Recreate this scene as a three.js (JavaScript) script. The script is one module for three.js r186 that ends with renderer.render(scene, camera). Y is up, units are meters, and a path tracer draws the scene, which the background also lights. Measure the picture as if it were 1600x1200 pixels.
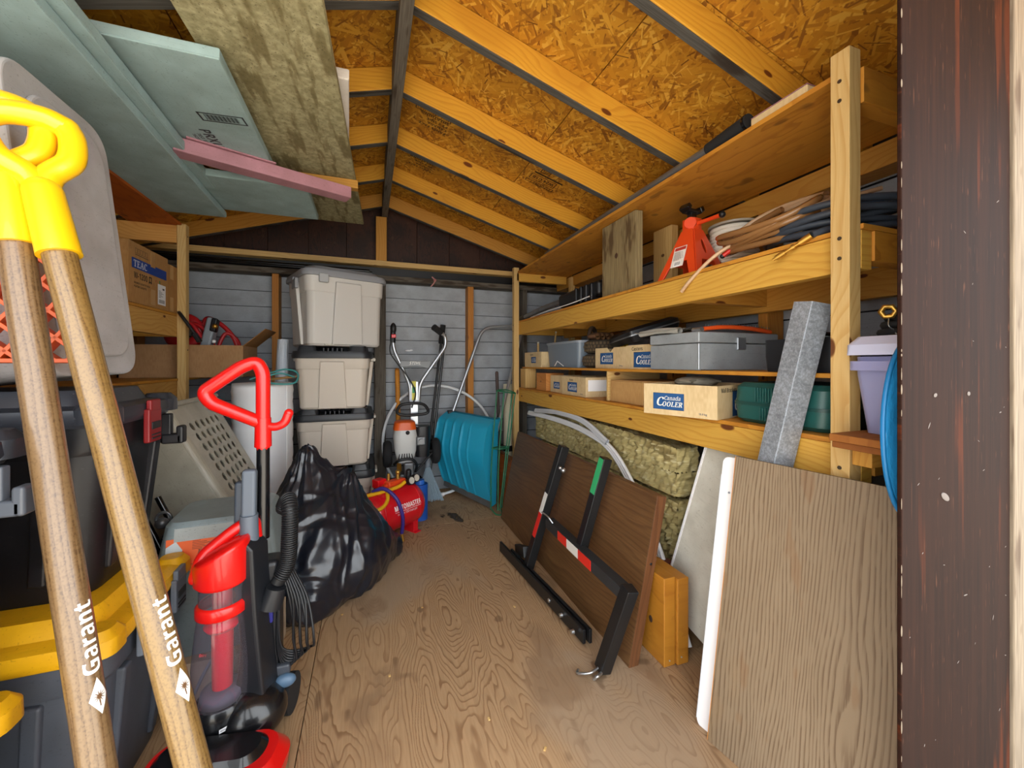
import * as THREE from 'three';
import { RoundedBoxGeometry } from 'three/addons/geometries/RoundedBoxGeometry.js';
import { mergeGeometries, mergeVertices } from 'three/addons/utils/BufferGeometryUtils.js';

// ---------- camera, sky, exposure (x right, y up, the shed runs away from the camera along -z; metres)
const scene = new THREE.Scene();
const F = 620, EYE = 0.98, YAW = Math.atan(223 / F);
const camera = new THREE.PerspectiveCamera(2 * Math.atan(600 / F) * 180 / Math.PI, 4 / 3, 0.02, 60);
camera.position.set(0, EYE, 0);
camera.rotation.y = -YAW;
camera.setViewOffset(1600, 1200, 0, 32, 1600, 1200);
const renderer = new THREE.WebGLRenderer({ antialias: true });
renderer.toneMapping = THREE.LinearToneMapping;
renderer.toneMappingExposure = 2.35;
renderer.shadowMap.enabled = true;
scene.background = new THREE.Color(0.93, 0.97, 1.0);     // bright overcast sky
scene.backgroundIntensity = 2.1;
scene.environmentIntensity = 2.1;
const sun = new THREE.DirectionalLight(0xfff4e4, 12);
sun.position.set(-7, 6.5, -0.9); sun.target.position.set(0, 0, 0);
sun.castShadow = true; sun.shadow.radius = 6;
sun.shadow.camera.left = -8; sun.shadow.camera.right = 8; sun.shadow.camera.top = 8; sun.shadow.camera.bottom = -8; sun.shadow.mapSize.set(2048, 2048);
scene.add(sun, sun.target);

// ---------- helpers
let seed = 7;
const rnd = (a = 1, b) => { seed = (seed * 1664525 + 1013904223) >>> 0; const r = seed / 4294967296; return b === undefined ? r * a : a + r * (b - a); };
const V = (x, y, z) => new THREE.Vector3(x, y, z);
const used = {};
const numbered = (n) => { const k = used[n] = (used[n] ?? -1) + 1; return k ? n + '_' + String(k).padStart(3, '0') : n; };
function thing(name, label, category, group, pos) {
  const o = new THREE.Group(); o.name = numbered(name); scene.add(o);
  o.userData.label = label; o.userData.category = category; if (group) o.userData.group = group;
  if (pos) o.position.set(...pos);
  return o;
}
function struct(name) { const o = new THREE.Group(); o.name = name; o.userData.kind = 'structure'; scene.add(o); return o; }
function part(parent, name, geo, mat, label) {
  const m = new THREE.Mesh(geo, mat); m.name = name; m.castShadow = m.receiveShadow = true;
  if (label) m.userData.label = label;
  parent.add(m); return m;
}
// a thing whose parts were built in world coordinates gets its origin at its base
function done(t) {
  const b = new THREE.Box3().setFromObject(t), c = b.getCenter(V(0, 0, 0)); c.y = b.min.y;
  for (const k of t.children) k.position.sub(c);
  t.position.copy(c); return t;
}
function copyOf(src, label, pos, ry, group) {
  const c = src.clone(); c.name = numbered(src.name.replace(/_\d+$/, '')); scene.add(c);
  c.userData = { ...src.userData, label }; if (group) c.userData.group = group;
  if (pos) c.position.set(...pos); if (ry !== undefined) c.rotation.y = ry; return c;
}
function clean(g) {
  g = g.index ? g.toNonIndexed() : g;
  for (const k of Object.keys(g.attributes)) if (!['position', 'normal', 'uv'].includes(k)) g.deleteAttribute(k);
  if (!g.attributes.normal) g.computeVertexNormals();
  if (!g.attributes.uv) g.setAttribute('uv', new THREE.BufferAttribute(new Float32Array(g.attributes.position.count * 2), 2));
  return g;
}
const mg = (...l) => mergeGeometries(l.flat().map(clean));
// uv in metres, u along the grain axis
function uvm(g, ax = 0, fixed) {
  if (g.index) g = g.toNonIndexed();
  const p = g.attributes.position, n = g.attributes.normal, uv = new Float32Array(p.count * 2), ou = fixed ? 0 : rnd(9), ov = fixed ? 0 : rnd(9);
  for (let t = 0; t < p.count; t += 3) {
    let s = [0, 0, 0];
    for (let k = 0; k < 3; k++) { s[0] += n.getX(t + k); s[1] += n.getY(t + k); s[2] += n.getZ(t + k); }
    s = s.map(Math.abs);
    const a = s[0] > s[1] && s[0] > s[2] ? 0 : s[1] > s[2] ? 1 : 2;
    let b = ax, c;
    if (a === ax) { b = (ax + 1) % 3; c = (ax + 2) % 3; } else c = 3 - a - ax;
    for (let k = 0; k < 3; k++) { uv[(t + k) * 2] = p.getComponent(t + k, b) + ou; uv[(t + k) * 2 + 1] = p.getComponent(t + k, c) + ov; }
  }
  g.setAttribute('uv', new THREE.BufferAttribute(uv, 2)); return g;
}
const longest = (w, h, d) => (w >= h && w >= d ? 0 : h >= d ? 1 : 2);
// centred box with softened edges, grain along its longest side
function bxc(w, h, d, r = 0.002, ax) {
  r = Math.min(r, w * 0.45, h * 0.45, d * 0.45);
  return uvm(r > 0 ? new RoundedBoxGeometry(w, h, d, r > 0.012 ? 4 : 1, r) : new THREE.BoxGeometry(w, h, d), ax ?? longest(w, h, d));
}
// box between world extents (depths given as positive distances into the shed)
const bx = (x0, x1, y0, y1, d0, d1, r, ax) => bxc(Math.abs(x1 - x0), Math.abs(y1 - y0), Math.abs(d1 - d0), r, ax).translate((x0 + x1) / 2, (y0 + y1) / 2, -(d0 + d1) / 2);
function place(g, o, X, Y, Z) { return g.applyMatrix4(new THREE.Matrix4().makeBasis(X, Y, Z).setPosition(o)); }
// board from p0 to p1; its height h lies along up
function beam(p0, p1, w, h, up = V(0, 1, 0), r = 0.002) {
  const X = p1.clone().sub(p0), L = X.length(); X.normalize();
  const Y = up.clone().addScaledVector(X, -up.dot(X)).normalize(), Z = X.clone().cross(Y);
  return place(bxc(L, h, w, r, 0), p0.clone().add(p1).multiplyScalar(0.5), X, Y, Z);
}
// slab with corner o, edges u and v, thickness t along u x v
function slab(o, u, v, t, r = 0.002, ax = 0) {
  const X = u.clone().normalize(), Z = u.clone().cross(v).normalize(), Y = Z.clone().cross(X), w = u.length(), h = Math.abs(v.dot(Y));
  return place(bxc(w, h, t, r, ax).translate(w / 2, h / 2, t / 2), o, X, Y, Z);
}
const Q0 = V(0, 1, 0);
function rod(p0, p1, r0, r1 = r0, n = 14, open = false) {
  const d = p1.clone().sub(p0), g = new THREE.CylinderGeometry(r1, r0, d.length(), n, 1, open);
  return g.applyQuaternion(new THREE.Quaternion().setFromUnitVectors(Q0, d.clone().normalize())).translate(...p0.clone().add(p1).multiplyScalar(0.5).toArray());
}
const ball = (p, r, sx = 1, sy = 1, sz = 1, n = 14) => new THREE.SphereGeometry(r, n, Math.ceil(n * 0.7)).scale(sx, sy, sz).translate(p.x, p.y, p.z);
const tube = (pts, r, n = 60, m = 10, closed = false) => new THREE.TubeGeometry(new THREE.CatmullRomCurve3(pts, closed, 'centripetal'), n, r, m, closed);
// bent pipe: straight runs with rounded corners of radius rb
function pipe(pts, r, rb = 0.04, m = 12) {
  const path = new THREE.CurvePath(); let last = pts[0];
  for (let i = 1; i < pts.length; i++) {
    if (i === pts.length - 1) { path.add(new THREE.LineCurve3(last, pts[i])); break; }
    const a = pts[i - 1].clone().sub(pts[i]), b = pts[i + 1].clone().sub(pts[i]), k = Math.min(rb, a.length() * 0.45, b.length() * 0.45);
    const A = pts[i].clone().addScaledVector(a.normalize(), k), B = pts[i].clone().addScaledVector(b.normalize(), k);
    path.add(new THREE.LineCurve3(last, A)); path.add(new THREE.QuadraticBezierCurve3(A, pts[i], B)); last = B;
  }
  return mg(new THREE.TubeGeometry(path, 24 * (pts.length - 1), r, m, false), ball(pts[0], r, 1, 1, 1, 8), ball(pts[pts.length - 1], r, 1, 1, 1, 8));
}
const lathe = (prof, n = 32) => new THREE.LatheGeometry(prof.map(([r, y]) => new THREE.Vector2(r, y)), n);
// flat outline (x, y) extruded by t along z, edges bevelled
function plate(pts, t, bev = 0.002, holes = [], curve) {
  const s = pts instanceof THREE.Shape ? pts : new THREE.Shape(pts.map(([x, y]) => new THREE.Vector2(x, y)));
  for (const h of holes) s.holes.push(h);
  return new THREE.ExtrudeGeometry(s, { depth: Math.max(t - 2 * bev, 0.0002), bevelEnabled: bev > 0, bevelThickness: bev, bevelSize: bev, bevelOffset: -bev, bevelSegments: bev > 0.004 ? 3 : 1, curveSegments: curve ?? 10 }).translate(0, 0, bev);
}
function rrect(w, h, r, x = -w / 2, y = -h / 2, hole = false) {
  const s = hole ? new THREE.Path() : new THREE.Shape();
  s.moveTo(x + r, y); s.lineTo(x + w - r, y); s.quadraticCurveTo(x + w, y, x + w, y + r); s.lineTo(x + w, y + h - r); s.quadraticCurveTo(x + w, y + h, x + w - r, y + h);
  s.lineTo(x + r, y + h); s.quadraticCurveTo(x, y + h, x, y + h - r); s.lineTo(x, y + r); s.quadraticCurveTo(x, y, x + r, y); return s;
}
// loft between two or more rounded rectangles: rings [w, d, y, corner radius, cx, cz]
function loft(rings, n = 5, capBottom = true, capTop = true) {
  const P = [], I = [], per = 4 * (n + 1);
  for (const [w, d, y, r, cx = 0, cz = 0] of rings) for (let c = 0; c < 4; c++) for (let k = 0; k <= n; k++) {
    const a = (c + k / n) * Math.PI / 2, sx = c === 0 || c === 3 ? 1 : -1, sz = c < 2 ? 1 : -1;
    P.push(cx + sx * (w / 2 - r) + r * Math.cos(a), y, cz + sz * (d / 2 - r) + r * Math.sin(a));
  }
  for (let i = 0; i < rings.length - 1; i++) for (let k = 0; k < per; k++) {
    const a = i * per + k, b = i * per + (k + 1) % per; I.push(a, a + per, b, b, a + per, b + per);
  }
  const fan = (i, flip) => { for (let k = 1; k < per - 1; k++) { const a = i * per; flip ? I.push(a, a + k, a + k + 1) : I.push(a, a + k + 1, a + k); } };
  if (capBottom) fan(0, true); if (capTop) fan(rings.length - 1, false);
  let g = new THREE.BufferGeometry(); g.setAttribute('position', new THREE.Float32BufferAttribute(P, 3)); g.setIndex(I);
  return creased(g, 0.6);
}
import { toCreasedNormals } from 'three/addons/utils/BufferGeometryUtils.js';
function creased(g, a = 0.6) { g = toCreasedNormals(g.index ? g.toNonIndexed() : g, a); return g.attributes.uv ? g : uvm(g, 0, true); }

// ---------- noise and textures
function hash(x, y, s) { let h = Math.imul(x, 374761393) + Math.imul(y, 668265263) + Math.imul(s, 2147483629 ^ 0x5bd1e995); h = Math.imul(h ^ (h >>> 13), 1274126177); return ((h ^ (h >>> 16)) >>> 0) / 4294967296; }
function vn(x, y, px, py, s) {   // value noise that repeats every px, py cells
  const xi = Math.floor(x), yi = Math.floor(y), fx = x - xi, fy = y - yi, u = fx * fx * (3 - 2 * fx), v = fy * fy * (3 - 2 * fy);
  const m = (a, p) => ((a % p) + p) % p, x0 = m(xi, px), x1 = m(xi + 1, px), y0 = m(yi, py), y1 = m(yi + 1, py);
  const a = hash(x0, y0, s), b = hash(x1, y0, s), c = hash(x0, y1, s), d = hash(x1, y1, s);
  return a + (b - a) * u + (c - a) * v + (a - b - c + d) * u * v;
}
function fbm(u, v, px, py, s, oct = 4) { let t = 0, a = 0.5, n = 0; for (let i = 0; i < oct; i++) { t += a * vn(u * px, v * py, px, py, s + i); n += a; a *= 0.5; px *= 2; py *= 2; } return t / n; }
const clamp = (x, a = 0, b = 1) => Math.min(b, Math.max(a, x)), mix = (a, b, t) => a + (b - a) * t, mix3 = (a, b, t) => [mix(a[0], b[0], t), mix(a[1], b[1], t), mix(a[2], b[2], t)], step = (a, b, x) => { const t = clamp((x - a) / (b - a)); return t * t * (3 - 2 * t); };
function tex(w, h, L, W, fn, srgb = true) {    // L x W metres per repeat
  const d = new Uint8Array(w * h * 4);
  for (let y = 0; y < h; y++) for (let x = 0; x < w; x++) { const c = fn((x + 0.5) / w, (y + 0.5) / h), i = (y * w + x) * 4; d[i] = clamp(c[0], 0, 255); d[i + 1] = clamp(c[1], 0, 255); d[i + 2] = clamp(c[2], 0, 255); d[i + 3] = 255; }
  const t = new THREE.DataTexture(d, w, h); t.wrapS = t.wrapT = THREE.RepeatWrapping; t.magFilter = THREE.LinearFilter; t.repeat.set(1 / L, 1 / W); if (srgb) t.colorSpace = THREE.SRGBColorSpace; t.needsUpdate = true; return t;
}
function canvasTex(w, h, draw, rep) {
  const c = document.createElement('canvas'); c.width = w; c.height = h; draw(c.getContext('2d'), w, h);
  const t = new THREE.CanvasTexture(c); t.colorSpace = THREE.SRGBColorSpace; if (rep) { t.wrapS = t.wrapT = THREE.RepeatWrapping; t.repeat.set(1 / rep[0], 1 / rep[1]); } return t;
}
const std = (color, roughness = 0.7, o = {}) => new THREE.MeshStandardMaterial({ color, roughness, ...o });
const phy = (color, roughness, o = {}) => new THREE.MeshPhysicalMaterial({ color, roughness, ...o });

const pineTex = tex(1024, 512, 1.3, 0.34, (u, v) => {
  let k = 0, wob = 0;
  for (const [kx, ky, r] of [[0.13, 0.3, 1], [0.46, 0.77, 0.8], [0.71, 0.2, 1.15], [0.9, 0.6, 0.7], [0.33, 0.08, 0.6]]) {
    const dx = (u - kx) * 1.3 / 0.016 / r, dy = (v - ky) * 0.34 / 0.010 / r, q = dx * dx * 0.5 + dy * dy;
    k = Math.max(k, step(1.3, 0.5, q)); wob += Math.exp(-q * 0.09) * Math.sign(dy) * 0.9;
  }
  const t = v * 22 + fbm(u, v, 3, 3, 11, 3) * 7 + wob, ring = t - Math.floor(t), late = step(0.45, 0.95, ring) * step(1, 0.95, ring);
  const fib = vn(u * 40, v * 260, 40, 260, 5) * 0.5 + vn(u * 14, v * 120, 14, 120, 6) * 0.5, tone = fbm(u, v, 4, 2, 31, 3);
  let c = mix3([250, 240, 222], [206, 164, 104], late * 0.34); c = mix3(c, [214, 182, 130], fib * 0.3); c = mix3(c, [206, 178, 138], step(0.55, 0.8, tone) * 0.4);
  return mix3(c, [96, 52, 24], k * 0.85);
});
const weatherTex = tex(512, 256, 0.9, 0.2, (u, v) => {
  const f = vn(u * 10, v * 90, 10, 90, 3) * 0.6 + vn(u * 30, v * 200, 30, 200, 4) * 0.4, s = fbm(u, v, 6, 6, 9, 4);
  return mix3(mix3([205, 200, 190], [120, 112, 102], f * 0.8), [90, 70, 52], step(0.55, 0.75, s) * 0.7);
});
const osbTex = canvasTex(2048, 1024, (g, w, h) => {
  g.fillStyle = '#b07e24'; g.fillRect(0, 0, w, h);
  const cols = ['#c4902c', '#cf9c38', '#bb8626', '#b07c20', '#a06e1c', '#d6a646', '#c69432', '#b68224', '#8e5e18', '#deb45c'];
  for (let i = 0; i < 13000; i++) {
    const x = rnd(w), y = rnd(h), l = rnd(26, 115), b = rnd(5, 19), a = (rnd() - 0.5) * 2.4 + (rnd() < 0.25 ? 1.57 : 0);
    g.fillStyle = cols[Math.floor(Math.pow(rnd(), 1.25) * cols.length)]; g.globalAlpha = rnd(0.45, 0.95);
    for (const dx of [0, x < 160 ? w : x > w - 160 ? -w : 0]) for (const dy of [0, y < 160 ? h : y > h - 160 ? -h : 0]) {
      if ((dx || dy) || (dx === 0 && dy === 0)) { g.save(); g.translate(x + dx, y + dy); g.rotate(a); g.beginPath(); g.moveTo(-l / 2, -b / 2); g.lineTo(l / 2 - rnd(8), -b / 2 + rnd(3)); g.lineTo(l / 2, b / 2); g.lineTo(-l / 2 + rnd(10), b / 2 - rnd(3)); g.fill(); g.restore(); }
    }
  }
  for (let i = 0; i < 620; i++) { g.globalAlpha = rnd(0.35, 0.8); g.strokeStyle = i % 3 ? '#5a330c' : '#e6c27a'; g.lineWidth = rnd(1, 4.5); const x = rnd(w), y = rnd(h), a = rnd(6.3), l = rnd(14, 70); g.beginPath(); g.moveTo(x, y); g.lineTo(x + Math.cos(a) * l, y + Math.sin(a) * l); g.stroke(); }
}, [1.9, 0.95]);
const rotary = (pal, L, W, w, h, s, freq = 7) => tex(w, h, L, W, (u, v) => {
  const wx = fbm(u, v, 4, 9, s, 3), t = v * freq + (wx - 0.5) * freq * 0.9 + (fbm(u, v, 22, 34, s + 20, 3) - 0.5) * 1.5, ring = t - Math.floor(t);
  const line = step(0.62, 0.93, ring) * step(1, 0.95, ring), fib = vn(u * 60, v * 420, 60, 420, s + 3), worn = fbm(u, v, 5, 4, s + 7, 5), dirt = fbm(u, v, 12, 9, s + 9, 4), spot = fbm(u, v, 30, 22, s + 13, 2);
  let c = mix3(pal[0], pal[1], fib * 0.55 + ring * 0.2); c = mix3(c, pal[2], line * (0.25 + 0.5 * vn(u * 9, v * 9, 9, 9, s + 2))); c = mix3(c, pal[3], step(0.5, 0.72, worn) * 0.6); c = mix3(c, pal[4], step(0.56, 0.75, dirt) * 0.55);
  return mix3(c, [90, 66, 46], step(0.8, 0.88, spot) * 0.4);
});
const floorTex = rotary([[196, 166, 130], [172, 142, 108], [124, 90, 60], [176, 160, 142], [146, 120, 94]], 2.44, 1.22, 2048, 1024, 40, 30);
const plyTex = rotary([[226, 178, 96], [208, 156, 76], [176, 122, 52], [216, 170, 92], [196, 146, 70]], 2.44, 1.22, 1024, 512, 71, 5);
const darkTex = rotary([[60, 30, 18], [44, 20, 12], [12, 6, 4], [70, 38, 22], [26, 12, 8]], 1.2, 0.8, 1024, 512, 91, 12);
const oakTex = tex(1024, 1024, 0.9, 0.5, (u, v) => {
  const wv = (fbm(u, v, 2, 5, 5, 3) - 0.5) * 2.2, t = v * 58 + wv * 3.2, r = t - Math.floor(t), pore = step(0.3, 0.62, vn(u * 26, v * 300, 26, 300, 2)) * step(0.32, 0.85, r), line = step(0.5, 0.9, r) * step(1, 0.93, r);
  const tone = fbm(u, v, 3, 5, 17, 4), warm = fbm(u, v, 3, 3, 27, 3);
  let c = mix3([188, 170, 150], [164, 144, 122], tone); c = mix3(c, [122, 98, 76], line * 0.4 + pore * 0.4); c = mix3(c, [190, 148, 98], step(0.56, 0.75, warm) * 0.35); return mix3(c, [160, 122, 90], step(0.72, 0.84, fbm(u, v, 9, 14, 37, 3)) * 0.4);
});
const walnutTex = tex(1024, 512, 1.3, 0.6, (u, v) => {
  const t = v * 30 + (fbm(u, v, 2, 5, 51, 3) - 0.5) * 7, r = t - Math.floor(t), f = vn(u * 24, v * 260, 24, 260, 7), tone = fbm(u, v, 2, 6, 61, 3);
  let c = mix3([132, 98, 66], [104, 76, 50], tone); c = mix3(c, [74, 46, 28], step(0.5, 0.95, r) * 0.3 + f * 0.35); return mix3(c, [138, 102, 70], step(0.6, 0.85, fbm(u, v, 4, 20, 3, 3)) * 0.35);
});
const ashTex = tex(512, 256, 0.45, 0.12, (u, v) => {
  const t = v * 16 + (fbm(u, v, 1, 3, 8, 3) - 0.5) * 5, r = t - Math.floor(t), speck = vn(u * 200, v * 70, 200, 70, 3);
  let c = mix3([172, 146, 108], [150, 122, 84], step(0.5, 0.95, r)); return mix3(c, [100, 76, 50], step(0.45, 0.9, speck) * (0.25 + 0.5 * step(0.5, 0.95, r)));
});
const brownTex = tex(512, 1024, 0.5, 1.6, (u, v) => {
  const s = vn(u * 60, v * 5, 60, 5, 2) * 0.5 + vn(u * 130, v * 16, 130, 16, 3) * 0.5, o = fbm(u, v, 34, 3, 44, 3) * fbm(u, v, 6, 5, 47, 3), sc = vn(u * 220, v * 46, 220, 46, 9), bl = fbm(u, v, 40, 90, 52, 2);
  let c = mix3([58, 40, 32], [36, 24, 20], s); c = mix3(c, [122, 66, 32], step(0.34, 0.46, o) * 0.6); c = mix3(c, [142, 112, 96], step(0.88, 0.98, sc) * 0.5); return mix3(c, [52, 34, 26], step(0.45, 0.7, fbm(u, v, 5, 9, 77, 4)) * 0.4);
});
const cardTex = tex(256, 256, 0.3, 0.3, (u, v) => { const f = vn(u * 60, v * 20, 60, 20, 1) * 0.5 + fbm(u, v, 6, 6, 3, 3) * 0.5; return mix3([255, 252, 246], [226, 214, 196], f); });
const speckTex = tex(512, 512, 0.5, 0.5, (u, v) => { const f = fbm(u, v, 40, 40, 5, 3), g = fbm(u, v, 3, 16, 8, 4), k = vn(u * 150, v * 150, 150, 150, 4); let c = mix3([226, 222, 198], [150, 146, 118], f); c = mix3(c, [112, 100, 66], step(0.52, 0.7, g) * 0.6); return mix3(c, [84, 78, 60], step(0.8, 0.95, k) * 0.5); });
const dustTex = tex(512, 512, 0.5, 0.5, (u, v) => { const f = fbm(u, v, 8, 8, 15, 5), k = vn(u * 170, v * 170, 170, 170, 4), s = vn(u * 12, v * 160, 12, 160, 6); let c = mix3([255, 255, 255], [212, 210, 206], f); return mix3(c, [168, 164, 158], step(0.86, 0.97, k) * 0.5 + step(0.8, 0.95, s) * 0.12); });
const darkDustTex = tex(512, 512, 0.4, 0.4, (u, v) => { const f = fbm(u, v, 5, 5, 16, 5), k = vn(u * 190, v * 190, 190, 190, 4); let c = mix3([26, 26, 30], [48, 47, 50], step(0.4, 0.75, f)); return mix3(c, [110, 106, 100], step(0.9, 0.99, k) * 0.7); });
const spangleTex = tex(512, 512, 0.2, 0.2, (u, v) => { const a = vn(u * 70, v * 70, 70, 70, 2), b = vn(u * 33, v * 33, 33, 33, 4), c = fbm(u, v, 4, 4, 6, 3); const k = 150 + (a > 0.55 ? 26 : 0) * a + 36 * b + 40 * c; return [k, k * 1.02, k * 1.05]; });
const woolTex = tex(1024, 512, 0.8, 0.4, (u, v) => { const f = fbm(u, v, 20, 40, 5, 5), g = fbm(u, v, 5, 8, 8, 4), l = vn(u * 40, v * 200, 40, 200, 3); let c = mix3([222, 208, 150], [160, 140, 86], f * 0.7 + l * 0.3); c = mix3(c, [116, 98, 56], step(0.52, 0.75, g) * 0.65); return mix3(c, [240, 230, 186], step(0.62, 0.78, fbm(u, v, 26, 40, 12, 3)) * 0.6); });
const roughTex = tex(256, 256, 0.25, 0.25, (u, v) => { const f = fbm(u, v, 6, 6, 3, 4) * 200 + 40; return [f, f, f]; }, false);

const wood = (color, o = {}) => std(color, 0.62, { map: pineTex, ...o });
const M = {
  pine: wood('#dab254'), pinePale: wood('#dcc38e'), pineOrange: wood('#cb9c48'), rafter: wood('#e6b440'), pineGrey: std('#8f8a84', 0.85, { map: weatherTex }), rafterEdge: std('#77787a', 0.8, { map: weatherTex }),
  ply: std('#e6cc8a', 0.6, { map: plyTex }), osb: std('#f8eab0', 0.7, { map: osbTex }), floor: std('#e6dfd6', 0.72, { map: floorTex, bumpMap: floorTex, bumpScale: 0.0012 }), dark: std('#ffffff', 0.6, { map: darkTex }),
  oak: std('#c6c0b2', 0.62, { map: oakTex, bumpMap: oakTex, bumpScale: 0.0008 }), walnut: std('#ebe6d4', 0.42, { map: walnutTex }), walnutEdge: std('#f2d6c0', 0.5, { map: walnutTex }), brown: phy('#c4a28c', 0.75, { map: brownTex, specularIntensity: 0.25 }),
  siding: std('#aeb5be', 0.5, { map: dustTex }), stud: wood('#c08638'), card: std('#b98d58', 0.85, { map: cardTex }), cardPale: std('#e0cba2', 0.8, { map: cardTex }),
  foamBlue: std('#a4bfc2', 0.75, { map: dustTex }), foamPink: std('#b98592', 0.75, { map: dustTex }), foamWhite: std('#ece7e2', 0.8, { map: dustTex }), speck: std('#d2cdb6', 0.85, { map: speckTex }),
  galv: std('#d2d8de', 0.45, { map: spangleTex, metalness: 0.35 }), wool: std('#ffffff', 0.95, { map: woolTex }), white: std('#f2f2f4', 0.4), offWhite: std('#d9d6ca', 0.55, { map: dustTex }),
  blackPl: std('#a4a4ae', 0.42, { map: darkDustTex }), black: std('#17181b', 0.45), blackGloss: phy('#101114', 0.25, { clearcoat: 0.3 }), rubber: std('#1b1b1d', 0.85), steel: std('#c4c8cc', 0.28, { metalness: 0.9 }), dullSteel: std('#8d9094', 0.45, { metalness: 0.7, map: dustTex }),
  red: std('#d8141a', 0.3), yellow: std('#f2bb12', 0.38), teal: std('#1f93b4', 0.45), orange: std('#e4551c', 0.5), greyPl: std('#8b929b', 0.45), beige: std('#d3c8ba', 0.48), brass: std('#c59a48', 0.35, { metalness: 0.85 }),
  screw: std('#5d5347', 0.45, { metalness: 0.7 }), tape: std('#b58a55', 0.35), concrete: std('#b9b4aa', 0.9, { map: dustTex }),
};
// ---------- the setting
const roofUnder = (x) => 2.185 - 0.30 * Math.abs(x - 0.105), RIDGE = 0.105, SL = Math.atan(0.30);
{ // floor: plywood sheets with open joints
  const f = struct('floor');
  for (const [x0, x1, d0, d1] of [[-1.39, -0.172, 0.36, 1.72], [-0.17, 0.93, 0.36, 2.42], [0.932, 1.6, 0.36, 1.9], [-1.39, -0.172, 1.722, 3.12], [-0.17, 0.208, 2.422, 3.12], [0.21, 0.93, 2.422, 3.12], [0.932, 1.6, 1.902, 3.12]])
    part(f, 'plywood_sheet', bx(x0, x1, -0.018, rnd(-0.0012, 0), d0, d1, 0.0015, 2), M.floor);
  part(f, 'oil_stain', new THREE.PlaneGeometry(0.16, 0.30).rotateX(-Math.PI / 2).rotateY(0.25).translate(0.50, 0.0008, -2.50), std('#ffffff', 0.7, { transparent: true, map: canvasTex(128, 256, (g) => { g.clearRect(0, 0, 128, 256); g.fillStyle = '#4a3a2c'; for (let i = 0; i < 90; i++) { g.globalAlpha = 0.25; const a = rnd(6.283), q = Math.sqrt(rnd()); g.beginPath(); g.ellipse(78 + Math.cos(a) * q * 22, 130 + Math.sin(a) * q * 72, rnd(4, 12), rnd(8, 26), 0.1, 0, Math.PI * 2); g.fill(); } for (let i = 0; i < 24; i++) { g.beginPath(); g.ellipse(30 + rnd(-10, 10), 74 + rnd(-22, 22), rnd(3, 8), rnd(4, 12), 0, 0, Math.PI * 2); g.fill(); } }) }), 'dark oily stain on the back floor sheet');
  for (const [x, d] of [[0.31, 1.05], [-0.13, 1.71], [-0.10, 1.68], [0.06, 1.30], [0.42, 0.92], [0.2, 1.62], [0.55, 1.5], [0.12, 0.95]]) part(f, 'wood_chip', bxc(rnd(0.006, 0.014), 0.003, rnd(0.004, 0.008), 0.001).rotateY(rnd(3)).translate(x, 0.0012, -d), M.pinePale);
  part(f, 'subfloor', bx(-1.45, 1.66, -0.16, -0.0185, 0.36, 3.2, 0.003, 2), M.pineGrey);
}
{ // roof: sheathing sheets, rafters and ridge board
  const c = struct('ceiling'), t = 0.011;
  for (const s of [-1, 1]) {
    const dir = V(s * Math.cos(SL), -Math.sin(SL), 0), nrm = V(s * Math.sin(SL), Math.cos(SL), 0), o = V(RIDGE, 2.185, 0);
    const across = [[0, 0.68], [0.683, 1.72]];
    for (const [a0, a1] of across) for (const [d0, d1] of [[-0.12, 0.83], [0.833, 2.07], [2.073, 3.3]]) {
      const g = bxc(a1 - a0, t, d1 - d0, 0.001, 2);
      part(c, 'sheathing_panel', place(g, o.clone().addScaledVector(dir, (a0 + a1) / 2).addScaledVector(nrm, t / 2).add(V(0, 0, -(d0 + d1) / 2)), dir, nrm, dir.clone().cross(nrm)), M.osb);
    }
    for (const d of [0.43, 0.84, 1.25, 1.665, 2.07, 2.49, 2.93]) {
      const p0 = o.clone().addScaledVector(dir, 0.012), p1 = o.clone().addScaledVector(dir, 1.66), up = nrm, shift = nrm.clone().multiplyScalar(-0.046).add(V(0, 0, -d - 0.019));
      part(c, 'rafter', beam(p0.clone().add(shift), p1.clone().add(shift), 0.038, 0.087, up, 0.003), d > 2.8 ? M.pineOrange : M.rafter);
      const sh2 = nrm.clone().multiplyScalar(-0.0905).add(V(0, 0, -d - 0.019));
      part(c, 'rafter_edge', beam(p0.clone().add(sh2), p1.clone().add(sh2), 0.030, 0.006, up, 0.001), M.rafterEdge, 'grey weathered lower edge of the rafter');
    }
  }
  part(c, 'ridge_board', bx(RIDGE - 0.02, RIDGE + 0.02, 2.035, 2.17, -0.05, 3.0, 0.002, 2), M.pineGrey);
  part(c, 'roof_covering', mg([-1, 1].map((s) => { const dir = V(s * Math.cos(SL), -Math.sin(SL), 0), nrm = V(s * Math.sin(SL), Math.cos(SL), 0); return place(bxc(1.78, 0.02, 3.5, 0.002), V(RIDGE, 2.185, -1.6).addScaledVector(dir, 0.89).addScaledVector(nrm, 0.023), dir, nrm, dir.clone().cross(nrm)); })), M.rubber);
}
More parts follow.
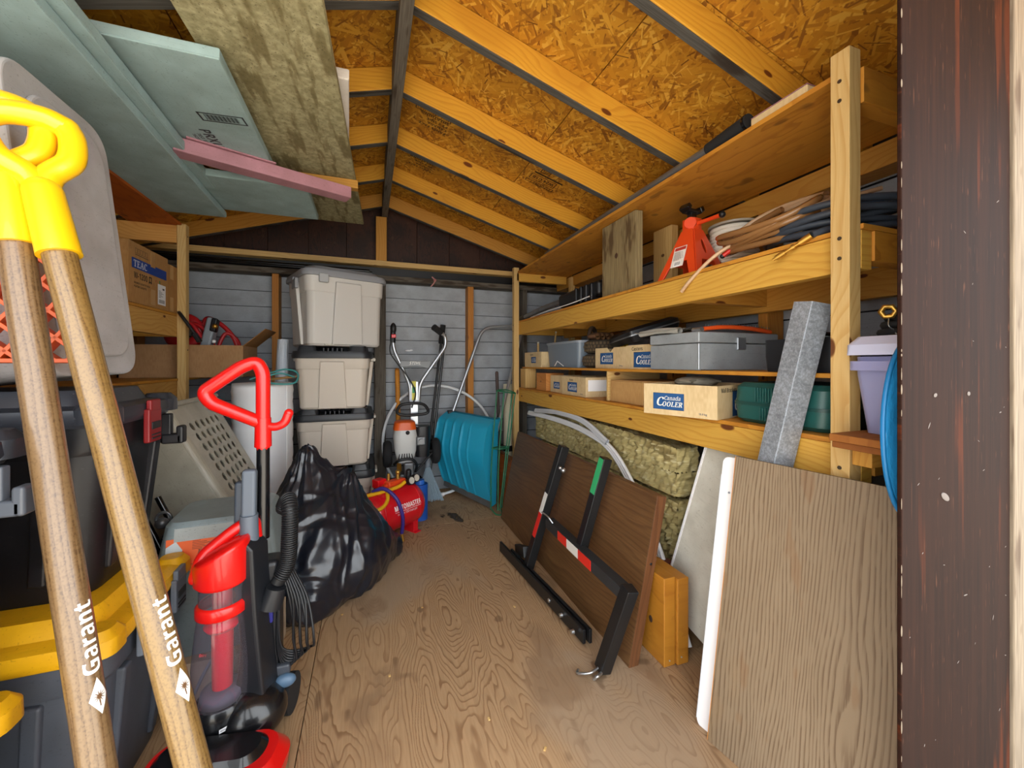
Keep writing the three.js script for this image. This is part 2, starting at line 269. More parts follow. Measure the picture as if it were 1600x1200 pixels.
// lapped siding boards seen from inside, one by one
function siding(parent, y1, make, mat) { const n = Math.round(y1 / 0.105); for (let i = 0; i < n; i++) part(parent, 'siding_board', make(i * 0.105, 0.104), mat); }
{
  const w = struct('wall_back');
  siding(w, 1.68, (y, h) => place(bxc(3.0, h - 0.003, 0.006, 0.0015, 0), V(0.105, y + h / 2, -3.10), V(1, 0, 0), V(0, 1, 0.10).normalize(), V(0, -0.10, 1).normalize()), M.siding);
  part(w, 'backing', bx(-1.45, 1.66, -0.1, 1.7, 3.108, 3.13, 0.002), M.black);
  for (const [x, m, dw] of [[-0.585, M.stud, 0.04], [0.073, M.pineGrey, 0.078], [0.74, M.stud, 0.045], [1.19, M.pineGrey, 0.04], [-1.33, M.stud, 0.04]]) part(w, 'stud', bx(x - dw / 2, x + dw / 2, 0.0, 1.575, 3.0, 3.09), m);
  part(w, 'top_plate', bx(-1.39, 1.58, 1.575, 1.612, 2.99, 3.09), M.pineGrey, 'lower weathered top plate');
  part(w, 'top_plate', bx(-1.39, 1.58, 1.68, 1.716, 2.985, 3.09), M.pinePale, 'upper pale top plate');
  part(w, 'dark_gap_strip', bx(-1.39, 1.58, 1.612, 1.68, 3.05, 3.09), M.black, 'added black strip standing in for the dark gap between the plates');  // darkness of the gap between the plates, put in as a black strip
  part(w, 'pipe', rod(V(-1.3, 1.648, -3.02), V(0.0, 1.640, -3.02), 0.013), M.blackGloss, 'thicker black pipe lying between the plates'); part(w, 'pipe', rod(V(-1.2, 1.628, -3.0), V(0.02, 1.626, -3.0), 0.009), M.blackGloss, 'thinner black pipe lying between the plates');
  part(w, 'paint_scrape', mg(ball(V(0.28, 1.078, -3.092), 0.006, 4.5, 1, 0.2), ball(V(0.30, 1.081, -3.092), 0.005, 2.4, 1.2, 0.2)), M.white, 'white paint scrape on the siding');
  part(w, 'gable_backing', uvm(plate([[-1.42, 1.69], [1.63, 1.69], [1.63, 1.74], [RIDGE, 2.19], [-1.42, 1.74]], 0.012, 0.001), 1).translate(0, 0, -3.13), M.black);
  // gable boards, dark stained, and the king post
  for (let i = 0; i < 12; i++) {
    const x0 = -1.39 + i * 0.2475, x1 = x0 + 0.246, s = new THREE.Shape(), top = (x) => roofUnder(x) + 0.02, pts = [[x0, 1.70], [x1, 1.70], [x1, top(x1)]];
    if (x0 < RIDGE && x1 > RIDGE) pts.push([RIDGE, top(RIDGE)]); pts.push([x0, top(x0)]);
    part(w, 'gable_board', uvm(plate(pts, 0.014, 0.0015), 1).translate(0, 0, -3.105), M.dark);
  }
  part(w, 'king_post', bx(0.045, 0.118, 1.716, 2.03, 2.985, 3.07), M.pineOrange, 'orange king post under the ridge');
}
{
  const w = struct('wall_right');
  siding(w, 1.68, (y, h) => place(bxc(2.75, h - 0.003, 0.006, 0.0015, 0), V(1.575, y + h / 2, -1.74), V(0, 0, -1), V(0.10, 1, 0).normalize(), V(1, -0.10, 0).normalize()), M.siding);
  part(w, 'backing', bx(1.583, 1.61, -0.1, 1.72, 0.4, 3.13, 0.002), M.black);
  for (const d of [0.52, 1.13, 1.65, 2.2, 2.74]) part(w, 'stud', bx(1.475, 1.565, 0, 1.58, d, d + 0.04), M.stud);
  part(w, 'top_plate', bx(1.475, 1.565, 1.58, 1.655, 0.42, 3.0), M.pineOrange);
}
{
  const w = struct('wall_left');
  siding(w, 1.68, (y, h) => place(bxc(2.75, h - 0.003, 0.006, 0.0015, 0), V(-1.375, y + h / 2, -1.74), V(0, 0, -1), V(-0.10, 1, 0).normalize(), V(1, 0.10, 0).normalize()), M.siding);
  part(w, 'backing', bx(-1.41, -1.383, -0.1, 1.72, 0.4, 3.13, 0.002), M.black);
  for (const d of [0.52, 1.13, 1.65, 2.2, 2.74]) part(w, 'stud', bx(-1.365, -1.285, 0, 1.58, d, d + 0.04), M.stud);
  part(w, 'top_plate', bx(-1.365, -1.285, 1.58, 1.64, 0.42, 3.0), M.pineOrange);
}
{ // front wall round the wide doorway the photo is taken through
  const w = struct('wall_front');
  const bp = part(w, 'panel', bx(0.830, 1.178, -0.16, 1.9, 0.40, 0.407, 0.002, 0), M.brown, 'scuffed dark brown painted panel beside the doorway');
  // chipped pale edge: splinters of bare ply along the panel's edge
  const chips = []; for (let i = 0; i < 46; i++) { const y = rnd(-0.1, 1.8), h = rnd(0.003, 0.022), e = rnd(0.0006, 0.002); chips.push(ball(V(0.8305, y, -0.4005), e, 1, h / e / 2, 0.4, 8)); }
  part(w, 'chipped_edge', mg(chips), std('#7e7060', 0.9), 'pale chips along the edge of the panel');
  const marks = []; for (let i = 0; i < 26; i++) { const e = rnd(0.0005, 0.0013); marks.push(ball(V(0, 0, 0), e, rnd(1, 6), 1, 0.25, 8).rotateZ(rnd(-0.6, 1.2)).translate(rnd(0.845, 1.17), rnd(0.3, 1.35), -0.3998)); }
  for (const [x, y, e, sx, a] of [[0.955, 0.745, 0.006, 2.4, -0.5], [0.925, 0.925, 0.0035, 1.6, 0.2], [1.03, 0.925, 0.004, 1.3, 0]]) marks.push(ball(V(0, 0, 0), e, sx, 1, 0.2, 10).rotateZ(a).translate(x, y, -0.3995));
  part(w, 'scratches', mg(marks), std('#6a615c', 0.8), 'pale scrapes and dents in the brown paint');
  part(w, 'corner_trim', bx(1.18, 1.27, -0.16, 1.9, 0.395, 0.425, 0.003, 1), std('#b9aa98', 0.8, { map: weatherTex }), 'pale weathered trim board');
  part(w, 'panel', bx(1.272, 1.62, -0.16, 1.75, 0.40, 0.425, 0.002, 1), M.brown);
  part(w, 'panel', bx(-1.42, -1.16, -0.16, 1.72, 0.40, 0.425, 0.002, 1), M.brown);
  const s = [[-1.42, 1.74], [RIDGE - 1.2, 1.80], [RIDGE + 1.2, 1.80], [1.62, 1.74]];
  part(w, 'header', uvm(plate([[-1.42, 1.72], [-1.16, 1.80], [0.83, 1.80], [1.62, 1.72], [RIDGE, 2.165]], 0.025, 0.001), 0).translate(0, 0, -0.425), M.brown);
}
{
  const g = struct('ground');
  part(g, 'concrete_slab', bx(-12, 12, -0.36, -0.17, -12, 0.36, 0.01), M.concrete);
  part(g, 'soil', bx(-12, 12, -0.4, -0.2, 0.37, 8, 0.01), std('#8a7a62', 0.95));
}

// ---------- right shelving unit
{
  const t = thing('shelf_unit', 'tall yellow pine shelving unit along the right wall, loaded with boxes and tools', 'shelf');
  const X0 = 1.062, X1 = 1.47, N = 0.585, FA = 2.79;
  for (const [d, y1] of [[N, 1.70], [FA, 1.70]]) part(t, 'post', bx(1.02, X0 - 0.002, 0, y1, d, d + 0.04), M.pinePale);
  for (const d of [0.62, FA - 0.08]) part(t, 'post', bx(1.455, 1.49, 0, 1.645, d, d + 0.04), M.pinePale);
  for (const [y0, y1, name] of [[1.198, 1.288, 'mid'], [0.698, 0.786, 'low']]) {
    part(t, 'rail', bx(X0, X0 + 0.038, y0, y1, N, FA + 0.04), M.pine);
    part(t, 'rail', bx(1.435, 1.473, y0 - 0.02, y1 - 0.02, N + 0.02, FA), M.pineOrange);
    part(t, 'cross_rail', bx(X0 + 0.039, 1.46, y0 + 0.02, y1, N - 0.005, N + 0.033), M.ply);
    part(t, 'cross_rail', bx(X0 + 0.039, 1.46, y0, y1, FA, FA + 0.038), M.pine);
    for (const d of [1.1, 1.65, 2.2]) part(t, 'cross_rail', bx(X0 + 0.039, 1.434, y0, y1 - 0.002, d, d + 0.038), M.pineOrange);
  }
  part(t, 'deck', bx(X0 - 0.002, 1.472, 1.289, 1.301, N - 0.005, FA + 0.04, 0.001), M.ply);
  part(t, 'deck', bx(X0 - 0.002, 1.472, 0.787, 0.799, N + 0.04, FA + 0.04, 0.001), M.ply);
  part(t, 'deck', bx(X0 + 0.030, 1.46, 0.943, 0.955, N + 0.05, FA + 0.02, 0.001), M.ply, 'thin intermediate plywood shelf');
  part(t, 'deck', bx(X0 - 0.012, 1.47, 1.660, 1.674, N + 0.035, FA + 0.03, 0.001), M.ply, 'top plywood shelf');
  part(t, 'cross_rail', bx(X0, 1.46, 1.578, 1.660, N - 0.005, N + 0.033), M.ply);
  part(t, 'cross_rail', bx(X0 - 0.02, 1.46, 1.60, 1.66, FA, FA + 0.038), M.pine);
  part(t, 'divider', bx(1.09, 1.40, 0.80, 0.942, 1.655, 1.667, 0.001), M.pinePale);
  part(t, 'divider', bx(1.085, 1.12, 0.80, 0.942, 0.628, 0.664, 0.001), M.cardPale, 'pale block under the thin shelf');
  part(t, 'divider', bx(1.075, 1.16, 0.80, 0.942, 2.70, 2.80, 0.001), M.pinePale);
  for (const d of [N + 0.02, FA + 0.02]) for (const y of [1.63, 1.585, 1.268, 1.222, 0.74]) part(t, 'screw', rod(V(1.0205, y, -d), V(1.0185, y, -d), 0.0045, 0.0045, 10), M.screw);
  done(t);
}
// ---------- prints: flat ink on the things that carry it
function printOn(t, name, texture, w, h, at, nrm, up, o = {}) {
  const Z = nrm.clone().normalize(), X = up.clone().cross(Z).normalize(), Y = Z.clone().cross(X);
  return part(t, name, place(new THREE.PlaneGeometry(w, h), at, X, Y, Z), std('#ffffff', 0.6, { map: texture, transparent: !!o.alpha, ...(o.mat ?? {}) }));
}
const ink = (w, h, draw) => canvasTex(w, h, draw);
const coolerTex = ink(512, 256, (g) => {
  g.fillStyle = '#1c4f86'; g.beginPath(); g.moveTo(0, 6); g.lineTo(506, 0); g.lineTo(512, 250); g.lineTo(8, 256); g.fill();
  g.fillStyle = '#f2ede2'; g.font = 'italic bold 190px serif'; g.fillText('C', 40, 200, 140); g.font = 'italic 84px serif'; g.fillText('Canada', 186, 106, 270); g.font = 'italic bold 104px serif'; g.fillText('OOLER', 150, 206, 330);
});
const handTex = (txt, c = '#3a3028') => ink(512, 128, (g) => { g.clearRect(0, 0, 512, 128); g.strokeStyle = c; g.fillStyle = c; g.font = 'bold 84px sans-serif'; g.fillText(txt, 10, 92, 490); });
const kgTex = handTex('15.9 kg', '#3d4a66');
const WEST = V(-1, 0, 0), UP = V(0, 1, 0), NEAR = V(0, 0, 1);
// open cardboard tray standing at the origin: w along x (its printed long side faces +z), d deep
function tray(name, label, w, h, d, mat, o = {}) {
  const t = thing(name, label, 'box', o.group), th = 0.004;
  part(t, 'box_wall', plate(o.cut ? [[-w / 2, 0], [w / 2, 0], [w / 2, h], [w * 0.12, h], [0, h * 0.78], [-w * 0.1, h], [-w / 2, h]] : [[-w / 2, 0], [w / 2, 0], [w / 2, h], [-w / 2, h]], th, 0.0006).translate(0, 0, d / 2 - th), mat);
  part(t, 'box_wall', bxc(w, h, th, 0.0006).translate(0, h / 2, -d / 2 + th / 2), mat);
  for (const s of [-1, 1]) part(t, 'box_wall', bxc(th, h, d - 2 * th, 0.0006).translate(s * (w / 2 - th / 2), h / 2, 0), mat);
  part(t, 'box_base', bxc(w - 0.009, 0.004, d - 0.009, 0.0006).translate(0, 0.002, 0), mat);
  if (o.logo) { const [lw, lx, ly] = o.logo; printOn(t, 'printed_logo', coolerTex, lw, lw * 0.5, V(lx, ly, d / 2 + 0.0006), NEAR, UP); }
  if (o.kg) printOn(t, 'printed_weight', kgTex, 0.05, 0.0125, V(w / 2 - 0.035, 0.014, d / 2 + 0.0006), NEAR, UP, { alpha: true });
  if (o.note) printOn(t, 'handwriting', handTex(o.note), o.noteW ?? 0.1, (o.noteW ?? 0.1) / 4, V(o.noteX ?? 0, h - 0.018, d / 2 + 0.0006), NEAR, UP, { alpha: true });
  return t;
}
const setWest = (t, x, y, D, turn = 0) => { t.position.set(x, y, -D); t.rotation.y = -Math.PI / 2 + turn; return t; };   // printed side towards the room (-x)

// ---------- on the thin shelf
setWest(tray('cardboard_tray', 'small printed cardboard tray holding upright sticks, at the far end of the thin shelf', 0.30, 0.105, 0.2, M.cardPale, { logo: [0.085, 0.02, 0.05], note: 'Screens', noteW: 0.09 }), 1.19, 0.955, 2.60);
for (const [dx, dD, h, r] of [[0.0, 0.06, 0.17, 0.009], [0.06, -0.06, 0.24, 0.008]]) { const t = thing('stick', h > 0.2 ? 'longer pale stick standing in the small tray at the far end of the shelf' : 'short pale stick standing in the small tray at the far end of the shelf', 'stick'); part(t, 'shaft', rod(V(1.16 + dx, 0.96, -2.6 - dD), V(1.16 + dx * 1.4, 0.96 + h, -2.6 - dD), r, r * 0.8), M.pinePale); part(t, 'tip', ball(V(1.16 + dx * 1.4, 0.96 + h, -2.6 - dD), r * 0.95), M.offWhite); done(t); }
{ const t = thing('plastic_bin', 'grey translucent plastic bin between the far tray and the stacked tyres', 'bin');
  part(t, 'body', loft([[0.28, 0.40, 0.956, 0.02], [0.30, 0.43, 1.10, 0.025]]).translate(1.27, 0, -2.215), phy('#7e8b98', 0.35, { transmission: 0.15, thickness: 0 }));
  part(t, 'rim', loft([[0.312, 0.442, 1.10, 0.03], [0.312, 0.442, 1.114, 0.03]]).translate(1.27, 0, -2.215), M.greyPl);
  part(t, 'ribs', mg(rod(V(1.118, 0.965, -2.3), V(1.112, 0.995, -2.25), 0.003), rod(V(1.112, 0.995, -2.25), V(1.118, 0.965, -2.18), 0.003)), M.white, 'pale scratch lines'); done(t); }
function tyre(label, x, y, D, R, r) { const t = thing('small_tyre', label, 'tyre', undefined, [x, y, -D]);
  part(t, 'casing', new THREE.TorusGeometry(R - r, r, 14, 36).rotateX(Math.PI / 2).scale(1, 1.15, 1).translate(0, r * 1.15, 0), std('#3e3427', 0.9, { bumpMap: roughTex, bumpScale: 0.002 }));
  const l = []; for (let i = 0; i < 34; i++) for (const k of [-1, 0, 1]) { const a = (i + (k & 1) * 0.5) / 34 * 6.2832; l.push(bxc(0.006, 0.014, 0.012, 0.001).rotateY(-a).translate((R - 0.001 - Math.abs(k) * 0.004) * Math.cos(a), r * 1.15 + k * 0.019, (R - 0.001 - Math.abs(k) * 0.004) * Math.sin(a))); }
  const tr = part(t, 'tread', mg(l), std('#5a4a34', 0.9)); tr.userData.kind = 'stuff';
  part(t, 'hub', rod(V(0, r * 0.5, 0), V(0, r * 1.8, 0), R * 0.35), M.dullSteel); return t; }
tyre('lower of the two stacked knobbly brown tyres on the thin shelf', 1.24, 0.955, 1.93, 0.115, 0.034); tyre('upper of the two stacked knobbly brown tyres on the thin shelf', 1.25, 1.034, 1.935, 0.113, 0.034);
{ const t = thing('work_glove', 'crumpled brown leather work glove lying on top of the stacked tyres', 'glove');
  part(t, 'palm', mg(ball(V(1.24, 1.135, -1.96), 0.06, 1.2, 0.4, 1.3), ball(V(1.27, 1.145, -2.02), 0.04, 1.2, 0.45, 1)), std('#6d4a30', 0.85, { bumpMap: roughTex, bumpScale: 0.004 }));
  for (let k = 0; k < 4; k++) part(t, 'finger', tube([V(1.2 + k * 0.025, 1.13, -1.91), V(1.17 + k * 0.03, 1.135, -1.875), V(1.155 + k * 0.03, 1.12, -1.85 + k * 0.005)], 0.012, 12, 8), std('#75512f', 0.85)); part(t, 'cuff', new THREE.TorusGeometry(0.045, 0.014, 8, 20).scale(1, 1, 0.9).rotateY(0.6).translate(1.25, 1.145, -2.06), std('#4c3a2c', 0.9)); done(t); }
{ const w = 0.27, t = setWest(tray('cardboard_box', 'open printed box with a yellow tool in it, left of the box marked for casters', w, 0.104, 0.24, M.cardPale, { logo: [0.115, -0.03, 0.05], kg: true, cut: true }), 1.245, 0.955, 1.69);
  const u = thing('yellow_wedge', 'small yellow plastic wedge poking out of the open printed box', 'wedge'); part(u, 'body', plate([[-0.03, 0], [0.03, 0], [0.018, 0.09], [-0.012, 0.09]], 0.03, 0.004).rotateY(-Math.PI / 2).translate(1.2, 0.99, -1.66), M.yellow); part(u, 'ridge', bx(1.168, 1.178, 1.0, 1.07, 1.655, 1.67), std('#d9a70e', 0.4)); done(u); }
setWest(tray('cardboard_box', 'printed cardboard box with handwriting for casters beside the grey metal toolbox', 0.21, 0.108, 0.25, M.cardPale, { logo: [0.135, 0.02, 0.042], note: 'Casters', noteW: 0.13 }), 1.245, 0.955, 1.447);
{ const t = thing('flat_case', 'flat black plastic case lying tilted across the tops of two printed boxes', 'case'), X = V(0.30, -0.05, -0.92).normalize(), Z0 = V(-0.25, 0.95, -0.14).normalize(), Zr = X.clone().cross(Z0).normalize(), Y = Zr.clone().cross(X), o = V(1.245, 1.125, -1.60);
  const P = (g) => place(g, o, X, Y, Zr);
  part(t, 'lower_shell', P(loft([[0.32, 0.22, -0.03, 0.02], [0.34, 0.24, 0.0, 0.02]])), M.blackPl); part(t, 'lid', P(loft([[0.34, 0.24, 0.002, 0.02], [0.34, 0.24, 0.02, 0.02], [0.30, 0.20, 0.034, 0.02]])), M.blackPl);
  part(t, 'seam', P(loft([[0.345, 0.245, -0.002, 0.02], [0.345, 0.245, 0.004, 0.02]])), M.dullSteel, 'thin silver rim between the two shells'); done(t); }
{ const t = thing('toolbox', 'long grey painted metal toolbox with a hinged lid on the thin shelf', 'toolbox'), m = std('#aab1b7', 0.42, { map: dustTex, metalness: 0.2 });
  part(t, 'body', bx(1.085, 1.47, 0.956, 1.052, 1.085, 1.34, 0.004), m); part(t, 'lid', bx(1.083, 1.472, 1.054, 1.093, 1.083, 1.342, 0.005), m);
  part(t, 'edge_strip', mg(rod(V(1.085, 0.96, -1.085), V(1.085, 1.05, -1.085), 0.0025), rod(V(1.09, 0.957, -1.0845), V(1.46, 0.957, -1.0845), 0.002)), M.steel); part(t, 'latch', bx(1.26, 1.30, 1.03, 1.075, 1.078, 1.085, 0.002), M.steel); done(t); }
{ const t = thing('bow_saw', 'orange bow saw frame lying along the toolbox lid', 'saw');
  part(t, 'frame', tube([V(1.10, 1.101, -1.10), V(1.2, 1.112, -1.10), V(1.33, 1.112, -1.10), V(1.45, 1.10, -1.10)], 0.008, 40, 10), M.orange); const l = []; for (let i = 0; i < 26; i++) l.push(new THREE.ConeGeometry(0.003, 0.008, 4).translate(1.13 + i * 0.0125, 1.123 - Math.pow((i - 12.5) / 12.5, 2) * 0.006, -1.10));
  part(t, 'blade', mg(bx(1.10, 1.45, 1.094, 1.106, 1.118, 1.1195, 0.0005), l), M.dullSteel); part(t, 'end_bolt', rod(V(1.10, 1.10, -1.125), V(1.10, 1.10, -1.085), 0.009), M.steel); done(t); }
{ const t = thing('dust_sheet', 'crumpled grey plastic wrapping lying on the left end of the toolbox', 'wrapping'); const g = new THREE.PlaneGeometry(0.15, 0.26, 26, 40).rotateX(-Math.PI / 2), p = g.attributes.position;
  for (let i = 0; i < p.count; i++) p.setY(i, 0.012 + 0.016 * fbm(p.getX(i) * 6 + 3, p.getZ(i) * 4 + 3, 9, 9, 4, 4) * Math.cos(p.getX(i) * 14)); g.computeVertexNormals();
  part(t, 'sheet', g.translate(1.145, 1.092, -1.3), phy('#a9a8a2', 0.35, { transmission: 0.3 })); part(t, 'fold', tube([V(1.09, 1.103, -1.18), V(1.10, 1.11, -1.3), V(1.10, 1.105, -1.42)], 0.012, 20, 8), phy('#b5b3ac', 0.4)); done(t); }
{ const t = thing('tool_case', 'dark blue-black tool case at the near end of the thin shelf behind the steel tube', 'case');
  part(t, 'body', loft([[0.30, 0.20, 0.956, 0.02], [0.31, 0.21, 1.0, 0.025], [0.31, 0.21, 1.05, 0.025]]).translate(1.28, 0, -0.775), std('#20242b', 0.5, { map: dustTex })); part(t, 'panel', bx(1.16, 1.30, 0.972, 1.038, 0.666, 0.671, 0.004), M.black); part(t, 'handle', pipe([V(1.2, 1.05, -0.775), V(1.2, 1.066, -0.775), V(1.3, 1.066, -0.775), V(1.3, 1.05, -0.775)], 0.006, 0.012), M.black); done(t); }

// ---------- on the lower deck
{ const t = thing('timber_block', 'orange-brown offcut of timber beside the far post on the lower deck', 'offcut'); part(t, 'block', bx(1.09, 1.22, 0.80, 0.916, 2.37, 2.53, 0.002, 2), wood('#d79a58')); part(t, 'nail', rod(V(1.0895, 0.86, -2.45), V(1.085, 0.86, -2.45), 0.003), M.screw); done(t); }
setWest(tray('cardboard_box', 'smaller printed box next to the timber offcut on the lower deck', 0.20, 0.105, 0.22, M.cardPale, { logo: [0.085, -0.01, 0.045] }), 1.215, 0.799, 2.235);
{ const t = setWest(tray('cardboard_box', 'printed box with white and blue end panel, against the divider on the lower deck', 0.275, 0.106, 0.24, M.cardPale, { logo: [0.11, -0.01, 0.048], kg: true, note: 'Knobs', noteW: 0.09 }), 1.205, 0.799, 1.995);
  part(t, 'end_panel', bxc(0.0012, 0.06, 0.13, 0.0002).translate(0.1382, 0.062, 0.04), M.white, 'white printed end panel'); part(t, 'end_panel', bxc(0.0012, 0.094, 0.07, 0.0002).translate(0.1382, 0.05, -0.08), std('#1c4f86', 0.5), 'blue printed end panel'); }
{ const t = thing('cardboard_box', 'plain brown carton behind the large printed box on the lower deck', 'box'); for (const [n, b] of [['box_wall', [1.095, 1.099, 0.80, 0.898, 1.40, 1.64]], ['box_wall', [1.099, 1.38, 0.80, 0.898, 1.40, 1.404]], ['box_wall', [1.099, 1.38, 0.80, 0.898, 1.636, 1.64]], ['box_wall', [1.376, 1.38, 0.80, 0.898, 1.404, 1.636]], ['box_top', [1.095, 1.38, 0.899, 0.903, 1.40, 1.64]]]) part(t, n, bx(...b, 0.001), std('#c9a067', 0.85, { map: cardTex })); done(t); }
{ const t = tray('cardboard_box', 'large printed cardboard box jutting over the edge of the lower deck', 0.262, 0.108, 0.29, M.cardPale, { logo: [0.115, -0.035, 0.048], kg: true });
  t.userData.label = 'large printed box for wall brackets jutting out over the lower deck edge';
  t.rotation.y = -Math.PI / 2 + 0.33; t.position.set(1.128, 0.800, -1.13);
  const E = V(1, 0, 0); printOn(t, 'handwriting', handTex('Wall Brackets', '#1c1a1a'), 0.12, 0.03, V(0.1316, 0.092, 0.06), E, UP, { alpha: true }); printOn(t, 'printed_logo', coolerTex, 0.15, 0.085, V(0.1316, 0.047, -0.04), E, UP); }
{ const t = thing('work_rag', 'grey rag crumpled on top of the large printed box', 'rag'); const g = new THREE.SphereGeometry(0.07, 26, 18).scale(1.2, 0.28, 1), p = g.attributes.position; for (let i = 0; i < p.count; i++) { const k = 1 + 0.35 * (fbm(p.getX(i) * 20 + 5, p.getZ(i) * 20 + 5, 40, 40, 3, 3) - 0.5); p.setXYZ(i, p.getX(i) * k, p.getY(i) * k, p.getZ(i) * k); } g.computeVertexNormals(); part(t, 'cloth', g.translate(1.16, 0.912, -1.17), std('#8d8676', 0.9)); part(t, 'hem', tube([V(1.09, 0.914, -1.13), V(1.14, 0.924, -1.12), V(1.2, 0.915, -1.1)], 0.006, 16, 6), std('#77705f', 0.9)); done(t); }
{ const t = thing('drill_case', 'dark green moulded plastic tool case with ribbed shell on the lower deck', 'case'), m = std('#1f5a57', 0.4, { map: dustTex });
  part(t, 'lower_shell', loft([[0.26, 0.26, 0.80, 0.03], [0.29, 0.288, 0.812, 0.04], [0.296, 0.292, 0.857, 0.04]]).translate(1.235, 0, -0.812), m); part(t, 'upper_shell', loft([[0.296, 0.292, 0.860, 0.04], [0.29, 0.288, 0.908, 0.04], [0.26, 0.26, 0.922, 0.03]]).translate(1.235, 0, -0.812), m);
  part(t, 'seam', loft([[0.302, 0.298, 0.854, 0.04], [0.302, 0.298, 0.863, 0.04]]).translate(1.235, 0, -0.812), std('#17423f', 0.45));
  for (let i = 0; i < 9; i++) part(t, 'rib', bx(1.083, 1.088, 0.866, 0.909, 0.80 + i * 0.0085, 0.804 + i * 0.0085, 0.001), m); for (let i = 0; i < 6; i++) part(t, 'rib', bx(1.083, 1.088, 0.812, 0.850, 0.81 + i * 0.0085, 0.814 + i * 0.0085, 0.001), m);
  part(t, 'latch', bx(1.080, 1.088, 0.845, 0.875, 0.73, 0.76, 0.002), std('#17423f', 0.4)); done(t); }

// ---------- on the middle deck
{ const t = thing('plank_offcut', 'wide pale weathered plank standing upright between the middle deck and top shelf', 'plank'); part(t, 'board', bx(1.10, 1.138, 1.302, 1.656, 1.455, 1.72, 0.002, 1), std('#cbb98c', 0.8, { map: weatherTex })); part(t, 'knot', ball(V(1.0995, 1.49, -1.60), 0.012, 0.15, 1.1, 1), std('#4a3220', 0.9)); done(t); }
{ const t = thing('timber_offcut', 'short pale two by four standing upright behind the orange jack stand', 'offcut'); part(t, 'board', bx(1.38, 1.42, 1.302, 1.656, 1.55, 1.68, 0.002, 1), M.pinePale); part(t, 'knot', ball(V(1.3795, 1.52, -1.61), 0.008, 0.15, 1, 1.4), std('#6a4525', 0.9)); done(t); }
{ const t = thing('jack_stand', 'orange red steel jack stand with black saddle on the middle deck', 'jack stand', undefined, [1.2, 1.3015, -1.235]), m = std('#e2481c', 0.38);
  const H = 0.20, B = 0.092, T = 0.026, L = Math.hypot(H, B - T), hole = (s) => { const p = new THREE.Path(); p.absellipse(0, 0.135, 0.009, 0.032, 0, Math.PI * 2); return p; };
  for (let k = 0; k < 4; k++) part(t, 'leg_plate', plate([[-B, 0], [-B + 0.026, 0], [-0.034, 0.075], [0.034, 0.075], [B - 0.026, 0], [B, 0], [T, L], [-T, L]], 0.004, 0.0008, k !== 3 ? [hole()] : []).rotateX(-Math.atan2(B - T, H)).translate(0, 0, B).rotateY(k * Math.PI / 2), m);
  for (const [a, b] of [[-1, -1], [1, -1], [-1, 1], [1, 1]]) part(t, 'foot', bxc(0.03, 0.004, 0.03, 0.001).translate(a * (B - 0.008), 0.002, b * (B - 0.008)), m);
  part(t, 'collar', loft([[0.056, 0.056, 0.195, 0.012], [0.056, 0.056, 0.245, 0.012]]), m); part(t, 'pawl_housing', rod(V(-0.035, 0.225, 0), V(0.035, 0.225, 0), 0.022, 0.022, 18).rotateY(0.5), m);
  part(t, 'lever', tube([V(0, 0.225, 0.02), V(0.005, 0.226, 0.07), V(0.0, 0.224, 0.125)], 0.008, 16, 8), m); part(t, 'lever_knob', ball(V(0, 0.224, 0.13), 0.012), M.black);
  part(t, 'column', bxc(0.03, 0.05, 0.022, 0.003).translate(0, 0.262, 0), M.blackGloss); part(t, 'saddle', mg(bxc(0.07, 0.012, 0.04, 0.003).translate(0, 0.277, 0), bxc(0.02, 0.022, 0.045, 0.004).rotateZ(-0.5).translate(-0.036, 0.288, 0), bxc(0.02, 0.022, 0.045, 0.004).rotateZ(0.5).translate(0.036, 0.288, 0)), M.blackGloss);
  const lab = ink(256, 384, (g) => { g.fillStyle = '#e9e2da'; g.fillRect(0, 0, 256, 384); g.fillStyle = '#b8342a'; g.fillRect(14, 12, 228, 60); g.fillStyle = '#5a4a48'; for (let i = 0; i < 12; i++) g.fillRect(20, 92 + i * 14, 120 + (i * 53) % 96, 6); g.fillStyle = '#fff'; g.fillRect(60, 280, 140, 90); g.fillStyle = '#222'; for (let i = 0; i < 22; i++) g.fillRect(70 + i * 5.6, 290, 1 + (i * 7) % 4, 64); });
  const n = V(-H, 0, 0).add(V(0, B - T, 0)).normalize(); const f = printOn(t, 'warning_label', lab, 0.058, 0.087, V(-(B - 0.092 * (B - T) / H * 1.0) - 0.0045 * 0.95 + 0.0, 0.092, -0.004).add(V(n.x * 0.004, n.y * 0.004, 0)), n, UP);
  t.rotation.y = 0.12; }
{ const t = thing('rope_spool', 'white spool wound with pale rope between jack stand and clear tubing', 'spool', undefined, [1.375, 1.3015, -1.195]); t.scale.setScalar(1.1);
  part(t, 'flange', rod(V(0, 0, 0), V(0, 0.008, 0), 0.088, 0.088, 36), M.offWhite); part(t, 'flange', mg(rod(V(0, 0.2, 0), V(0, 0.207, 0), 0.086, 0.086, 36), new THREE.TorusGeometry(0.06, 0.004, 6, 30).rotateX(Math.PI / 2).translate(0, 0.208, 0)), phy('#c9c4b6', 0.3, { transmission: 0.3 })); part(t, 'core', rod(V(0, 0.008, 0), V(0, 0.2, 0), 0.05), M.offWhite);
  for (let i = 0; i < 14; i++) part(t, 'rope_turn', new THREE.TorusGeometry(0.072 + (i % 2) * 0.0015, 0.0075, 8, 36).rotateX(Math.PI / 2 + 0.02 * Math.sin(i * 2)).translate(0, 0.016 + i * 0.0134, 0), std('#e4dfd2', 0.8)); }
